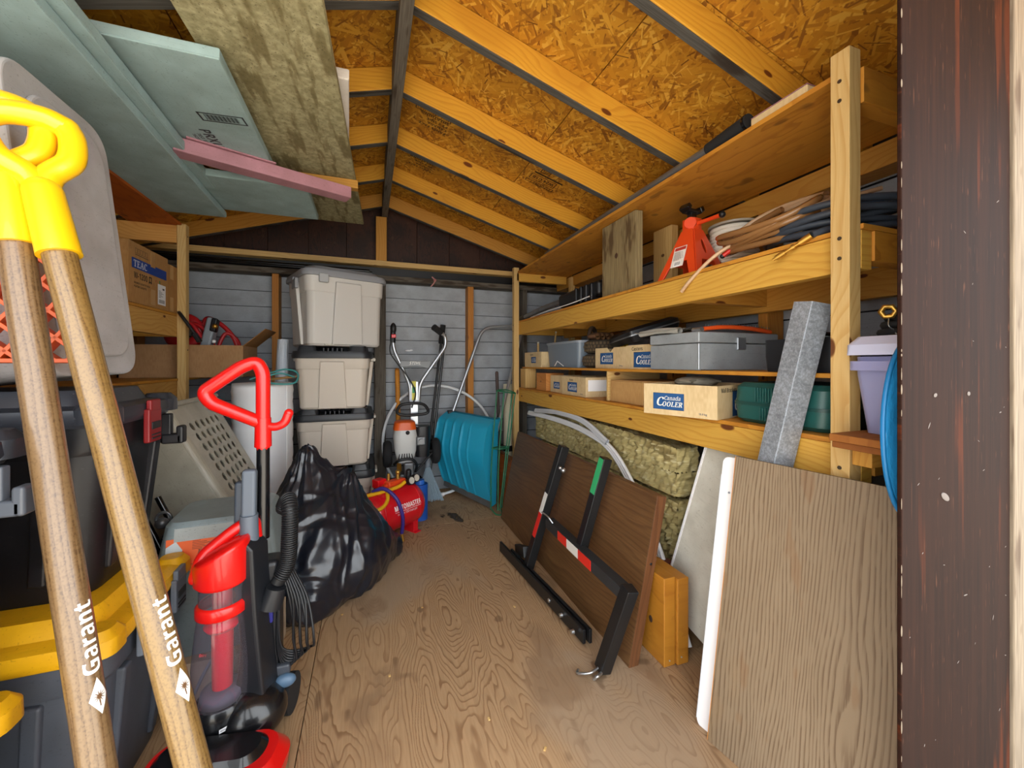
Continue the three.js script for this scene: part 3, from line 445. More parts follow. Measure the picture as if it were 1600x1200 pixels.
{ // clear amber tubing: loops leaning against the spool, one end hanging over the rail
  const amber = phy('#a87a4c', 0.15, { transmission: 0.35, thickness: 0 }), clear = phy('#d8b48e', 0.15, { transmission: 0.25, thickness: 0 });
  const loop = (cx, cy, cD, a, b, tilt, yaw, n, drift, ph = 0) => { const P = [], e = new THREE.Euler(0, yaw, tilt, 'YXZ'); for (let i = 0; i <= n * 24; i++) { const th = ph + i / 24 * 6.2832, k = i / 24; P.push(V(a * Math.cos(th) + 0.008 * Math.sin(k * 5.1), (k * drift) + 0.006 * Math.sin(k * 7.7 + th), b * Math.sin(th) + 0.01 * Math.sin(k * 3.3)).applyEuler(e).add(V(cx, cy, -cD))); } return P; };
  const t = thing('tubing_coil', 'loose coil of amber clear plastic tubing draped over the middle deck edge', 'tubing');
  part(t, 'tubing', tube(loop(1.185, 1.366, 0.90, 0.092, 0.155, 0.42, -0.12, 5, 0.014), 0.0095, 240, 8), amber); part(t, 'tubing', tube(loop(1.20, 1.402, 0.875, 0.085, 0.15, 0.55, -0.1, 3, 0.014, 1), 0.008, 180, 8), clear, 'paler clear tubing');
  part(t, 'tubing_end', tube([V(1.36, 1.475, -0.70), V(1.27, 1.45, -0.78), V(1.16, 1.40, -0.90), V(1.085, 1.345, -1.0), V(1.052, 1.27, -1.09), V(1.045, 1.235, -1.125)], 0.0065, 50, 8), clear, 'pale tube end hanging down over the rail'); done(t);
  const r = thing('red_tube', 'red tube lying among the loops of clear tubing', 'tubing'); part(r, 'tubing', tube([V(1.10, 1.335, -1.0), V(1.14, 1.385, -0.93), V(1.2, 1.42, -0.86), V(1.28, 1.455, -0.80), V(1.33, 1.455, -0.82)], 0.0075, 40, 8), std('#c8281e', 0.35)); part(r, 'end_cap', ball(V(1.10, 1.335, -1.0), 0.008), M.black); done(r);
  const h = thing('air_hose', 'coiled black rubber air hose with brass fitting hanging over the rail', 'hose');
  for (let k = 0; k < 2; k++) part(h, 'hose', tube(loop(1.262, 1.33 + k * 0.04, 0.765 - k * 0.01, 0.16 - k * 0.02, 0.16 - k * 0.008, 0.07 + 0.08 * k, 0.1, 3, 0.018, 0.4 + k), 0.0095, 200, 8), std('#3a424e', 0.5));
  part(h, 'hose', tube([V(1.2, 1.38, -0.86), V(1.25, 1.42, -0.76), V(1.38, 1.43, -0.66), V(1.42, 1.39, -0.62)], 0.0095, 40, 8), std('#414e60', 0.5)); part(h, 'hose_end', tube([V(1.13, 1.32, -0.67), V(1.09, 1.318, -0.67), V(1.055, 1.305, -0.69)], 0.0095, 20, 8), std('#3a424e', 0.5));
  const a = V(1.055, 1.305, -0.69), b = V(1.034, 1.262, -0.775), d = b.clone().sub(a); part(h, 'fitting', mg(rod(a, a.clone().addScaledVector(d, 0.3), 0.0085, 0.0085, 6), rod(a.clone().addScaledVector(d, 0.25), b, 0.0042), rod(a.clone().addScaledVector(d, 0.42), a.clone().addScaledVector(d, 0.5), 0.0075, 0.0075, 6), rod(a.clone().addScaledVector(d, 0.68), a.clone().addScaledVector(d, 0.92), 0.0072, 0.0072, 14)), M.brass, 'brass hose fitting'); done(h); }
{ const t = thing('garden_pole', 'bent grey tube tool with black ribbed housing near the far post', 'tool');
  part(t, 'tube', pipe([V(1.075, 1.318, -2.74), V(1.09, 1.345, -2.45), V(1.12, 1.365, -2.2)], 0.017, 0.06), M.dullSteel); part(t, 'tip', rod(V(1.074, 1.316, -2.78), V(1.0765, 1.321, -2.70), 0.0185), M.black); part(t, 'housing', beam(V(1.14, 1.357, -2.2), V(1.15, 1.372, -1.76), 0.10, 0.08, UP, 0.02), M.black);
  for (let i = 0; i < 4; i++) part(t, 'rib', beam(V(1.14, 1.357, -1.80 - i * 0.055), V(1.14, 1.357, -1.82 - i * 0.055), 0.112, 0.092, UP, 0.008), M.blackPl); part(t, 'wire', tube([V(1.075, 1.306, -2.6), V(1.07, 1.315, -2.3), V(1.075, 1.32, -2.0), V(1.09, 1.335, -1.8)], 0.003, 30, 6), M.white); done(t); }

// ---------- on the top shelf
{ const t = thing('extension_pole', 'grey metal pole with black grip lying along the front of the top shelf', 'pole'); part(t, 'pole', rod(V(1.085, 1.691, -2.35), V(1.072, 1.697, -0.98), 0.016), M.dullSteel); part(t, 'grip', rod(V(1.0725, 1.697, -1.03), V(1.070, 1.705, -0.875), 0.0215, 0.0225, 18), M.rubber); part(t, 'grip_ring', rod(V(1.0702, 1.704, -0.888), V(1.070, 1.7045, -0.880), 0.0245), M.blackGloss); done(t); }
{ const t = thing('foam_strip', 'pale foam strip lying flat on the top shelf beyond the pole grip', 'strip'); part(t, 'strip', bx(1.055, 1.16, 1.675, 1.697, 0.70, 0.86, 0.003), M.cardPale); part(t, 'facing', bx(1.055, 1.16, 1.6972, 1.699, 0.70, 0.86, 0.0005), M.foamPink); done(t); }

// ---------- hung beside the near post
{ const t = thing('ledge', 'rough little plywood ledge on a bracket beside the near post', 'ledge'); part(t, 'board', bx(0.945, 1.12, 0.812, 0.828, 0.465, 0.582, 0.002, 0), std('#b49274', 0.8, { map: plyTex })); part(t, 'board', bx(0.955, 1.12, 0.797, 0.811, 0.47, 0.582, 0.002, 0), std('#9a7454', 0.8, { map: plyTex })); part(t, 'bracket', bx(1.025, 1.10, 0.752, 0.796, 0.545, 0.583, 0.002), M.pineOrange); done(t); }
{ const t = thing('storage_bin', 'small lavender translucent bin with white lid on the ledge', 'bin'), m = phy('#b4b6e2', 0.3, { transmission: 0.35, thickness: 0 });
  part(t, 'body', loft([[0.10, 0.075, 0.8285, 0.012], [0.13, 0.10, 0.955, 0.015], [0.132, 0.10, 0.995, 0.015]], 4, true, false).translate(1.075, 0, -0.52), m); part(t, 'rim', loft([[0.158, 0.108, 0.965, 0.015], [0.158, 0.108, 0.985, 0.015]], 4).translate(1.07, 0, -0.52), m); part(t, 'lid', loft([[0.172, 0.112, 0.998, 0.015], [0.172, 0.112, 1.02, 0.018], [0.14, 0.09, 1.038, 0.018]], 4).translate(1.07, 0, -0.52), std('#c9cde8', 0.35)); part(t, 'contents', loft([[0.09, 0.065, 0.832, 0.01], [0.1, 0.07, 0.87, 0.01]], 4).translate(1.075, 0, -0.52), std('#6f6f8a', 0.7)); done(t); }
{ const t = thing('hose_connector', 'black hose bundle with brass nut lying on the lavender bin lid', 'hose'); const l = []; for (let i = 0; i < 3; i++) l.push(new THREE.TorusGeometry(0.035 - i * 0.004, 0.009, 8, 26).rotateX(Math.PI / 2).translate(1.095 + i * 0.004, 1.048 + i * 0.017, -0.525)); l.forEach((g) => part(t, 'hose_turn', g, M.rubber));
  part(t, 'nut', new THREE.TorusGeometry(0.012, 0.0055, 8, 6).rotateY(-1.1).translate(1.052, 1.092, -0.53), M.brass, 'brass hexagon nut'); part(t, 'wire', tube([V(1.054, 1.08, -0.53), V(1.045, 1.06, -0.525), V(1.056, 1.05, -0.52), V(1.05, 1.043, -0.515), V(1.065, 1.046, -0.51)], 0.0012, 24, 5), M.steel); part(t, 'wire', tube([V(1.06, 1.094, -0.53), V(1.085, 1.105, -0.525), V(1.105, 1.11, -0.52)], 0.0012, 16, 5), M.steel); done(t); }
{ const t = thing('blue_disc', 'blue textured plastic sled edge peeking out behind the brown panel', 'sled'); part(t, 'shell', new THREE.SphereGeometry(1, 40, 30).scale(0.085, 0.165, 0.017).translate(0.955, 0.858, -0.4465), std('#2a8fd0', 0.35, { bumpMap: roughTex, bumpScale: 0.003 })); part(t, 'rim', new THREE.TorusGeometry(1, 0.035, 8, 48).scale(0.085, 0.165, 0.12).translate(0.955, 0.858, -0.4465), std('#1f7fc0', 0.35)); done(t); }
// ---------- leaning and standing under and before the right shelves
{ const t = thing('tabletop', 'dark walnut laminate tabletop standing on its edge and leaning on the insulation', 'tabletop');
  const O = V(0.785, 0.0, -1.075), U = V(0, 0, -1.32), W = V(0.115, 0.54, 0);
  part(t, 'panel', slab(O, U, W, 0.036, 0.002, 0), M.walnut);
  const n = U.clone().cross(W).normalize(); part(t, 'edge_band', slab(O.clone().add(V(0, 0, 0.0012)).addScaledVector(n, 0.0), V(0, 0, -0.0015), W, 0.0365, 0.0004, 1), M.walnutEdge, 'lighter edge band at the near end');
  part(t, 'edge_band', slab(O.clone().add(W), U, W.clone().multiplyScalar(0.0025), 0.0365, 0.0004, 0), M.walnutEdge, 'lighter band along the top edge');
  part(t, 'screw_hole', ball(O.clone().add(W.clone().multiplyScalar(0.6)).addScaledVector(n, 0.018).add(V(0, 0, 0.002)), 0.0045, 1, 1, 0.3), M.black); done(t); }
{ // black square-tube frame with reflective tape
  const t = thing('steel_trestle', 'black square tube steel trestle with red and white reflective tape against the tabletop', 'trestle'), q = 0.040, m = std('#16181b', 0.42, { map: dustTex });
  const bar = (a, b, w = q, h = q, up) => beam(a, b, w, h, up ?? UP, 0.003);
  part(t, 'base_bar', bar(V(0.640, 0.035, -1.955), V(0.700, 0.035, -1.205), 0.012, 0.05), m); part(t, 'base_bar', bar(V(0.666, 0.035, -1.86), V(0.722, 0.035, -1.20), 0.012, 0.05), m);
  part(t, 'base_clamp', bar(V(0.70, 0.05, -1.86), V(0.69, 0.10, -1.72), 0.03, 0.05), m);
  const a0 = V(0.688, 0.03, -1.70), a1 = V(0.842, 0.60, -1.635), along = (k) => a0.clone().lerp(a1, k);
  part(t, 'upright', bar(a0, a1, q, q, NEAR), m); part(t, 'upright', bar(V(0.757, 0.265, -1.335), V(0.838, 0.625, -1.285), q * 0.9, q * 0.9, NEAR), m);
  const h0 = V(0.752, 0.275, -1.60), h1 = V(0.742, 0.275, -1.02); part(t, 'cross_bar', bar(h0, h1), std('#2b2d30', 0.6, { map: dustTex })); part(t, 'leg', bar(V(0.744, 0.30, -1.01), V(0.694, 0.012, -1.085), q, q, NEAR), m);
  const tp = (a, b, c, off, w, h, up) => part(t, 'reflective_tape', bar(a.clone().add(off), b.clone().add(off), w, h, up), c);
  const red = std('#d2281e', 0.35), wh = std('#e0ddd6', 0.4), off = V(-0.021, 0, 0.0);
  const at = (k) => h0.clone().lerp(h1, k); tp(at(0.22), at(0.36), red, off, 0.002, 0.036); tp(at(0.36), at(0.52), wh, off, 0.002, 0.036); tp(at(0.52), at(0.68), red, off, 0.002, 0.036);
  const o2 = V(-0.0215, 0.004, 0.004); tp(along(0.46), along(0.62), wh, o2, 0.030, 0.0015, WEST); tp(along(0.27), along(0.46), red, o2, 0.030, 0.0015, WEST);
  const b0 = V(0.757, 0.265, -1.335), b1 = V(0.838, 0.625, -1.285); part(t, 'green_tape', bar(b0.clone().lerp(b1, 0.62).add(V(-0.019, 0.003, 0.0)), b0.clone().lerp(b1, 0.99).add(V(-0.019, 0.003, 0.0)), 0.030, 0.0015, WEST), std('#2f9d62', 0.5));
  part(t, 'pin', tube([V(0.732, 0.31, -1.62), V(0.715, 0.325, -1.60), V(0.722, 0.322, -1.55), V(0.735, 0.30, -1.53)], 0.0035, 20, 6), M.steel); part(t, 'pin', tube([V(0.672, 0.03, -1.075), V(0.64, 0.026, -1.07), V(0.612, 0.012, -1.10), V(0.625, 0.008, -1.115)], 0.004, 20, 6), M.steel); part(t, 'pin', tube([V(0.676, 0.022, -1.062), V(0.655, 0.026, -1.05), V(0.648, 0.012, -1.06), V(0.662, 0.009, -1.07)], 0.0045, 20, 6), M.steel);
  for (const [D, y] of [[1.44, 0.035], [1.34, 0.035], [1.25, 0.03]]) part(t, 'bolt', rod(V(0.682, y, -D), V(0.672, y, -D), 0.0085, 0.0075, 10), M.steel);
  part(t, 'wing_bolt', mg(ball(V(0.82, 0.50, -1.60), 0.012), ball(V(0.80, 0.515, -1.59), 0.008)), M.steel); done(t); }
function batt(label, x0, x1, y0, y1, d0, d1, s) { const t = thing('insulation_batt', label, 'insulation'), g = new THREE.BoxGeometry(x1 - x0, y1 - y0, d1 - d0, 10, Math.ceil((y1 - y0) / 0.011), Math.ceil((d1 - d0) / 0.011)), p = g.attributes.position, n = g.attributes.normal;
  const h = new THREE.BoxGeometry(1, 1, 1); for (let i = 0; i < p.count; i++) { const x = p.getX(i), y = p.getY(i), z = p.getZ(i), a = (fbm(y * 14 + 9 + x * 9, z * 8 + 9, 99, 99, s, 5) - 0.5) * 0.05 + (fbm(y * 55 + 9, z * 30 + 9 + x * 30, 399, 399, s + 4, 3) - 0.5) * 0.022, sag = -0.02 * Math.pow(z / (d1 - d0) * 2, 2) * ((y > 0) ? 1 : 0.2); const L = Math.abs(n.getX(i)) > 0.5; p.setXYZ(i, x + (x < 0 ? -1 : 1) * (L ? a : a * 0.3), y + (Math.abs(y) > (y1 - y0) * 0.49 ? a * 0.5 : 0) + sag, z + (Math.abs(z) > (d1 - d0) * 0.495 ? a * 0.6 : 0)); }
  let G = mergeVertices((() => { const c = g.clone(); c.deleteAttribute('normal'); c.deleteAttribute('uv'); return c; })(), 1e-4); G.computeVertexNormals(); part(t, 'wool', uvm(G, 2).translate((x0 + x1) / 2, (y0 + y1) / 2, -(d0 + d1) / 2), M.wool);
  part(t, 'loose_tuft', mg(ball(V(x0 + 0.01, y1 - 0.012, -(d0 * 0.3 + d1 * 0.7)), 0.022, 0.7, 0.5, 2.0), ball(V(x0 + 0.0, y1 - 0.05, -(d0 * 0.8 + d1 * 0.2)), 0.016, 0.6, 0.8, 1.5)), M.wool); return done(t); }
batt('upper yellowish mineral wool batt under the right shelf', 1.125, 1.23, 0.462, 0.668, 1.235, 2.62, 3);
batt('lower mineral wool batt standing on the floor under the other batt', 1.135, 1.24, 0.0, 0.452, 1.24, 2.6, 13);
{ const strips = (pts, off) => [-1, 0, 1].map((k) => tube(pts.map((p) => p.clone().add(off.clone().multiplyScalar(k))), 0.0085, 80, 7));
  const t = thing('plastic_channel', 'white bent plastic channel strip running down over the mineral wool to the floor', 'strip'), o = V(0, 0.008, 0.010);
  const P = [V(1.085, 0.625, -2.66), V(1.085, 0.635, -2.25), V(1.085, 0.622, -1.90), V(1.07, 0.575, -1.60), V(1.06, 0.43, -1.40), V(1.045, 0.27, -1.25), V(1.03, 0.12, -1.14), V(1.02, 0.012, -1.07)];
  for (const g of strips(P, o)) part(t, 'rib', g, M.white); part(t, 'clip', bx(1.028, 1.062, 0.215, 0.245, 1.185, 1.215, 0.003), std('#5b1f1c', 0.5)); done(t);
  const u = thing('plastic_channel', 'shorter grey-white plastic strip arching above the bent one', 'strip'); for (const g of strips([V(1.07, 0.66, -2.5), V(1.07, 0.685, -2.15), V(1.07, 0.672, -1.85), V(1.062, 0.605, -1.62)], V(0, 0.007, 0.006))) part(u, 'rib', g, std('#d4d6da', 0.45)); done(u); }
for (const [x, lab] of [[0.915, 'left of two orange stained boards standing on edge by the tabletop'], [0.963, 'right of two orange stained boards standing on edge, beside the pale panel']]) { const t = thing('short_board', lab, 'board', 'two stained boards by the tabletop'); part(t, 'board', bx(x - 0.0225, x + 0.0225, 0.0, x < 0.94 ? 0.286 : 0.280, x < 0.94 ? 1.035 : 1.028, 1.34, 0.003, 2), std('#cdb070', 0.5, { map: plyTex })); part(t, 'knot', ball(V(x - 0.0225, 0.12, -1.1), 0.009, 0.15, 1.3, 1), std('#3a2312', 0.9)); part(t, 'staple', ball(V(x - 0.008, 0.026, -1.027), 0.0025), M.steel); done(t); }
{ const t = thing('panel', 'pale grey smooth panel leaning under the shelf behind the oak board', 'panel'); const A = V(0, -0.24, 0.97), B = V(0.10, 0.97, 0.24); part(t, 'sheet', slab(V(1.045, 0.102, -1.21), A.clone().multiplyScalar(0.42), B.clone().multiplyScalar(0.69), 0.010, 0.002), M.offWhite); part(t, 'edge_lip', slab(V(1.0435, 0.102, -1.214), A.clone().multiplyScalar(0.008), B.clone().multiplyScalar(0.69), 0.012, 0.001), M.white); done(t); }
{ // oak board, white shelf board behind it, steel tube behind both; all lean on the shelf rail
  const U = V(0.183, 0, 0.983), W0 = V(0.137, 0.72, 0.04), W = W0.addScaledVector(U, -W0.dot(U)).normalize(), O = V(0.828, 0.0, -0.80), n = U.clone().cross(W).normalize();   // n points to the shelf or the room
  const s = n.x > 0 ? 1 : -1, at = (u, w, d) => O.clone().addScaledVector(U, u).addScaledVector(W, w).addScaledVector(n, s * d);
  const t = thing('oak_board', 'weathered oak veneer board with deep grain leaning in front, beside the brown panel', 'board');
  part(t, 'board', slab(at(0, 0, s > 0 ? 0 : 0.019), U.clone().multiplyScalar(0.372), W.clone().multiplyScalar(0.735), 0.019, 0.001, 1), M.oak); part(t, 'edge', slab(at(-0.0015, 0, s > 0 ? 0 : 0.019), U.clone().multiplyScalar(0.0016), W.clone().multiplyScalar(0.735), 0.0185, 0.0004, 1), std('#f0b060', 0.6, { map: pineTex }), 'raw orange edge of the oak board'); done(t);
  const w = thing('shelf_board', 'white melamine shelf board with rounded corner, half hidden by the oak board', 'board'), X = U, Y = W, Z = X.clone().cross(Y);
  const sh = rrect(0.30, 0.728, 0.022, 0, 0); part(w, 'board', place(plate(sh, 0.017, 0.0015), at(-0.048, 0.0, 0.021 + (s > 0 ? 0 : 0.017)), X, Y, Z), M.white); part(w, 'edge', place(bxc(0.0016, 0.66, 0.016, 0.0005), at(-0.0488, 0.345, 0.030), X, Y, Z), std('#cfd3da', 0.5)); part(w, 'screw_hole', ball(at(-0.02, 0.63, 0.0205), 0.003, 1, 1, 1), M.greyPl); done(w);
  const g = thing('steel_tube', 'long square galvanised steel tube leaning on the shelves behind the oak board', 'tube'); const a = V(0.950, 0.005, -0.876), b = V(1.070, 1.135, -0.696), ww = 0.056, th = 0.0025, side = V(0.97, 0, 0.24);
  const ax = b.clone().sub(a).normalize(), yy = side.clone().addScaledVector(ax, -side.dot(ax)).normalize(), zz = ax.clone().cross(yy), L = a.distanceTo(b), mid = a.clone().lerp(b, 0.5);
  for (const k of [-1, 1]) { part(g, 'wall', place(bxc(L, th, ww, 0.0008, 0), mid.clone().addScaledVector(yy, k * ww / 2), ax, yy, zz), M.galv); part(g, 'wall', place(bxc(L, ww, th, 0.0008, 0), mid.clone().addScaledVector(zz, k * ww / 2), ax, yy, zz), M.galv); }
  part(g, 'end_cap', place(bxc(0.002, ww * 0.98, ww * 0.98, 0.0005), b.clone().addScaledVector(ax, -0.002), ax, yy, zz), M.galv); done(g); }

// ---------- back wall
function tote(name, label, cols, w, d, h, o = {}) {
  const t = thing(name, label, 'storage tote', o.group), k = o.taper ?? 0.84, lid = o.lid ?? 0.058, hb = h - lid, B = cols.body, L = cols.lid, e = 0.014;
  part(t, 'body', loft([[w * k, d * k, 0, 0.035], [w * k + 0.02, d * k + 0.02, 0.012, 0.04], [w * (0.945), d * 0.945, hb * 0.76, 0.045]], 6, true, true), B);
  part(t, 'rim_band', loft([[w * 0.965, d * 0.965, hb * 0.745, 0.045], [w * 0.985, d * 0.985, hb * 0.765, 0.048], [w, d, hb, 0.05]], 6), B);
  const panel = (W2, D2, rot) => plate([[-W2 * 0.19, hb * 0.02], [W2 * 0.19, hb * 0.02], [W2 * 0.155, hb * 0.9], [-W2 * 0.155, hb * 0.9]], 0.02, 0.005).rotateX(Math.atan2(D2 * (1 - k) / 2, hb)).translate(0, 0, D2 * k / 2 + 0.002).rotateY(rot);
  if (o.panels !== false) { part(t, 'front_panel', panel(w, d, 0), B); part(t, 'front_panel', panel(w, d, Math.PI), B); part(t, 'side_panel', panel(d, w, Math.PI / 2), B); part(t, 'side_panel', panel(d, w, -Math.PI / 2), B); }
  part(t, 'lid', loft([[w + 0.028, d + 0.028, hb - 0.016, 0.055], [w + 0.034, d + 0.034, hb, 0.06], [w + 0.02, d + 0.02, hb + lid * 0.45, 0.06]], 6), L);
  const y = hb + lid * 0.45; if (o.flatLid) part(t, 'lid_top', loft([[w, d, y - 0.002, 0.06], [w - 0.05, d - 0.05, hb + lid, 0.07]], 6), L);
  else { for (const a of [-1, 1]) for (const b of [-1, 1]) part(t, 'lid_block', loft([[w * 0.26, d * 0.3, y - 0.002, 0.02], [w * 0.22, d * 0.26, hb + lid, 0.02]], 4).translate(a * w * 0.335, 0, b * d * 0.325), L); part(t, 'lid_top', loft([[w * 0.9, d * 0.28, y - 0.002, 0.02], [w * 0.86, d * 0.25, hb + lid * 0.9, 0.02]], 4), L);
    for (let i = -2; i <= 2; i++) part(t, 'lid_rib', bxc(0.008, lid * 0.4, d * 0.22, 0.002).translate(i * w * 0.06, y + lid * 0.15, d * 0.34), L); }
  for (const s of [-1, 1]) part(t, 'handle', bxc(0.03, 0.022, d * 0.28, 0.006).translate(s * (w / 2 + 0.016), hb - 0.022, 0), o.handle ?? L);
  return t;
}
const beigeTote = { body: M.beige, lid: std('#24262b', 0.42) }, clip = std('#dad6cc', 0.5);
const tt = tote('storage_tote', 'lowest beige tote with black lid in the back stack, mostly hidden by the bag', beigeTote, 0.405, 0.44, 0.375, { group: 'beige totes with black lids in the back stack', handle: clip }); tt.position.set(-0.185, 0, -2.74);
copyOf(tt, 'second beige tote from the floor in the back stack', [-0.195, 0.3755, -2.74], 0.02).scale.set(1, 0.90, 1);
copyOf(tt, 'third beige tote from the floor, right under the large grey one', [-0.195, 0.7135, -2.735], -0.03).scale.set(1, 0.985, 1);
{ const t = tote('storage_tote', 'large light grey tote with grey lid on top of the back stack', { body: std('#cdc9c3', 0.48), lid: std('#8f9196', 0.55) }, 0.46, 0.42, 0.455, { flatLid: true, lid: 0.045, taper: 0.87 }); t.position.set(-0.195, 1.083, -2.725); t.rotation.y = 0.38;
  part(t, 'clamp', bxc(0.05, 0.05, 0.02, 0.005).translate(-0.14, 0.38, 0.226), std('#aeb0b2', 0.5)); part(t, 'clamp', bxc(0.02, 0.06, 0.08, 0.005).translate(-0.246, 0.36, 0.05), std('#8f9092', 0.5)); part(t, 'tag', bxc(0.05, 0.008, 0.02, 0.002).translate(-0.1, 0.006, 0.19), M.offWhite); }
{ const t = thing('foam_roll', 'upright white roll of packing foam left of the tote stack', 'roll', undefined, [-0.515, 0, -2.36]), prof = [[0.0, 0]], R = 0.135; for (let i = 0; i <= 44; i++) prof.push([R + 0.003 * Math.sin(i * 1.9) * Math.sin(i * 0.7), i * 0.02]); prof.push([0.02, 0.885]); part(t, 'roll', lathe(prof, 40), std('#e6e8ec', 0.55)); part(t, 'core', rod(V(0, 0.86, 0), V(0, 0.89, 0), 0.03), M.card); part(t, 'outer_edge', beam(V(0.12, 0.0, 0.068), V(0.12, 0.88, 0.068), 0.004, 0.004, NEAR, 0.001), M.white);
  const u = thing('cord_bundle', 'teal cord tangled on a wooden paddle on top of the white foam roll', 'cord'); part(u, 'paddle', beam(V(-0.5, 0.896, -2.36), V(-0.36, 0.912, -2.32), 0.03, 0.012), wood('#9a7a4a')); part(u, 'cord', tube([V(-0.56, 0.9, -2.3), V(-0.48, 0.93, -2.31), V(-0.4, 0.95, -2.3), V(-0.345, 0.93, -2.28), V(-0.35, 0.885, -2.24), V(-0.42, 0.88, -2.21), V(-0.5, 0.9, -2.25), V(-0.43, 0.93, -2.3), V(-0.36, 0.91, -2.3)], 0.0045, 90, 7), std('#3f8d8c', 0.6)); done(u); }
{ const t = thing('wrap_sheet', 'grey bubble wrap sheet rolled into a cone between foam roll and totes', 'wrap'); part(t, 'roll', rod(V(-0.505, 0.0, -2.60), V(-0.475, 1.12, -2.64), 0.055, 0.028, 30), phy('#b4bcc6', 0.35, { bumpMap: roughTex, bumpScale: 0.004 })); part(t, 'flap', beam(V(-0.456, 0.02, -2.57), V(-0.452, 1.10, -2.63), 0.04, 0.004, WEST, 0.0015), phy('#c2c8d0', 0.35)); done(t); }
{ // string trimmer on wheels
  const t = thing('wheeled_trimmer', 'wheeled petrol trimmer with silver handlebars, orange topped engine and black guard', 'trimmer'), D = 2.78, v = (x, y, d = 0) => V(x, y, -(D + d)), al = std('#b9bdc2', 0.3, { metalness: 0.7 });
  part(t, 'handlebar', pipe([v(0.150, 1.185), v(0.152, 1.08), v(0.205, 0.965), v(0.262, 0.83), v(0.262, 0.72)], 0.0125, 0.07), al); part(t, 'handlebar', pipe([v(0.45, 1.205, -0.02), v(0.502, 1.175), v(0.505, 1.10), v(0.40, 0.95), v(0.325, 0.84), v(0.318, 0.72)], 0.0125, 0.06), al);
  part(t, 'grip', mg(ball(v(0.152, 1.215), 0.026, 0.8, 1.5, 1), rod(v(0.15, 1.2), v(0.148, 1.12), 0.018)), M.black); part(t, 'grip', rod(v(0.47, 1.195, -0.01), v(0.415, 1.228, -0.05), 0.021, 0.023, 16), M.rubber); part(t, 'throttle', bx(0.138, 0.168, 1.15, 1.175, D - 0.03, D - 0.01, 0.004), M.red);
  part(t, 'cable', tube([v(0.14, 1.15, -0.02), v(0.13, 1.06, -0.02), v(0.17, 0.99, -0.02), v(0.25, 0.88, -0.03), v(0.295, 0.78, -0.03), v(0.27, 0.68, -0.03)], 0.005, 60, 6), M.black);
  part(t, 'bridge', plate([[0.19, 0.955], [0.20, 1.0], [0.40, 0.995], [0.385, 0.945], [0.30, 0.962]], 0.02, 0.003).translate(0, 0, -D + 0.005), std('#8b8f92', 0.5)); printOn(t, 'lettering', ink(256, 64, (g) => { g.fillStyle = '#e9e9e6'; g.font = 'italic bold 56px sans-serif'; g.fillText('STIHL', 40, 52, 190); }), 0.13, 0.032, v(0.297, 0.983, -0.026), NEAR, UP, { alpha: true });
  part(t, 'shaft', bx(0.262, 0.318, 0.56, 0.86, D - 0.01, D + 0.02, 0.006), al); part(t, 'instruction_label', bx(0.272, 0.300, 0.73, 0.86, D - 0.0125, D - 0.0105, 0.0005), std('#d9cf4a', 0.5)); part(t, 'instruction_label', bx(0.275, 0.297, 0.78, 0.82, D - 0.0135, D - 0.0126, 0.0003), std('#2f9a62', 0.5));
  part(t, 'loop_handle', tube([v(0.175, 0.655, -0.05), v(0.19, 0.70, -0.06), v(0.27, 0.715, -0.07), v(0.35, 0.70, -0.06), v(0.375, 0.65, -0.05), v(0.30, 0.635, -0.05), v(0.2, 0.64, -0.05)], 0.010, 60, 8, true), M.black);
  part(t, 'engine_cowl', loft([[0.10, 0.11, 0.33, 0.03], [0.14, 0.14, 0.41, 0.04], [0.155, 0.15, 0.50, 0.045], [0.14, 0.13, 0.545, 0.045]]).translate(0.225, 0, -D + 0.05), std('#c9cac8', 0.4)); part(t, 'engine_top', loft([[0.148, 0.138, 0.545, 0.04], [0.13, 0.12, 0.592, 0.04], [0.10, 0.09, 0.602, 0.035]]).translate(0.222, 0, -D + 0.05), std('#e2601d', 0.4)); part(t, 'starter_knob', ball(v(0.235, 0.53, -0.125), 0.013), M.black);
  for (let i = 0; i < 6; i++) part(t, 'vent_slot', bxc(0.007, 0.045, 0.006, 0.002).rotateZ((i - 2.5) * 0.09).translate(0.182 + i * 0.0165, 0.372, -D + 0.112 + 0.004 * (i > 0 && i < 5)), M.black);
  part(t, 'muffler', loft([[0.085, 0.11, 0.36, 0.03], [0.105, 0.12, 0.45, 0.035], [0.10, 0.11, 0.56, 0.035]]).translate(0.335, 0, -D + 0.05), M.blackPl); part(t, 'carburettor', mg(bx(0.29, 0.35, 0.44, 0.50, D - 0.13, D - 0.06, 0.01), rod(v(0.32, 0.47, -0.15), v(0.32, 0.47, -0.1), 0.018)), M.dullSteel);
  part(t, 'fuel_frame', tube([v(0.15, 0.33, -0.12), v(0.18, 0.36, -0.15), v(0.26, 0.36, -0.15), v(0.29, 0.32, -0.14), v(0.285, 0.27, -0.12)], 0.009, 40, 8), M.black); part(t, 'gearbox', mg(bx(0.21, 0.275, 0.24, 0.335, D - 0.13, D - 0.05, 0.012), bx(0.185, 0.285, 0.20, 0.26, D - 0.12, D - 0.03, 0.01), rod(v(0.235, 0.20, -0.1), v(0.235, 0.18, -0.1), 0.02)), M.dullSteel);
  for (const x of [0.115, 0.435]) { const w = part(t, 'wheel', new THREE.TorusGeometry(0.066, 0.024, 12, 30).scale(1, 1, 1.2).rotateY(Math.PI / 2).translate(x, 0.37, -D - 0.02), M.rubber); part(w, 'wheel_disc', rod(V(x - 0.012, 0.37, -D - 0.02), V(x + 0.012, 0.37, -D - 0.02), 0.05, 0.05, 24), x > 0.3 ? M.offWhite : M.black); }
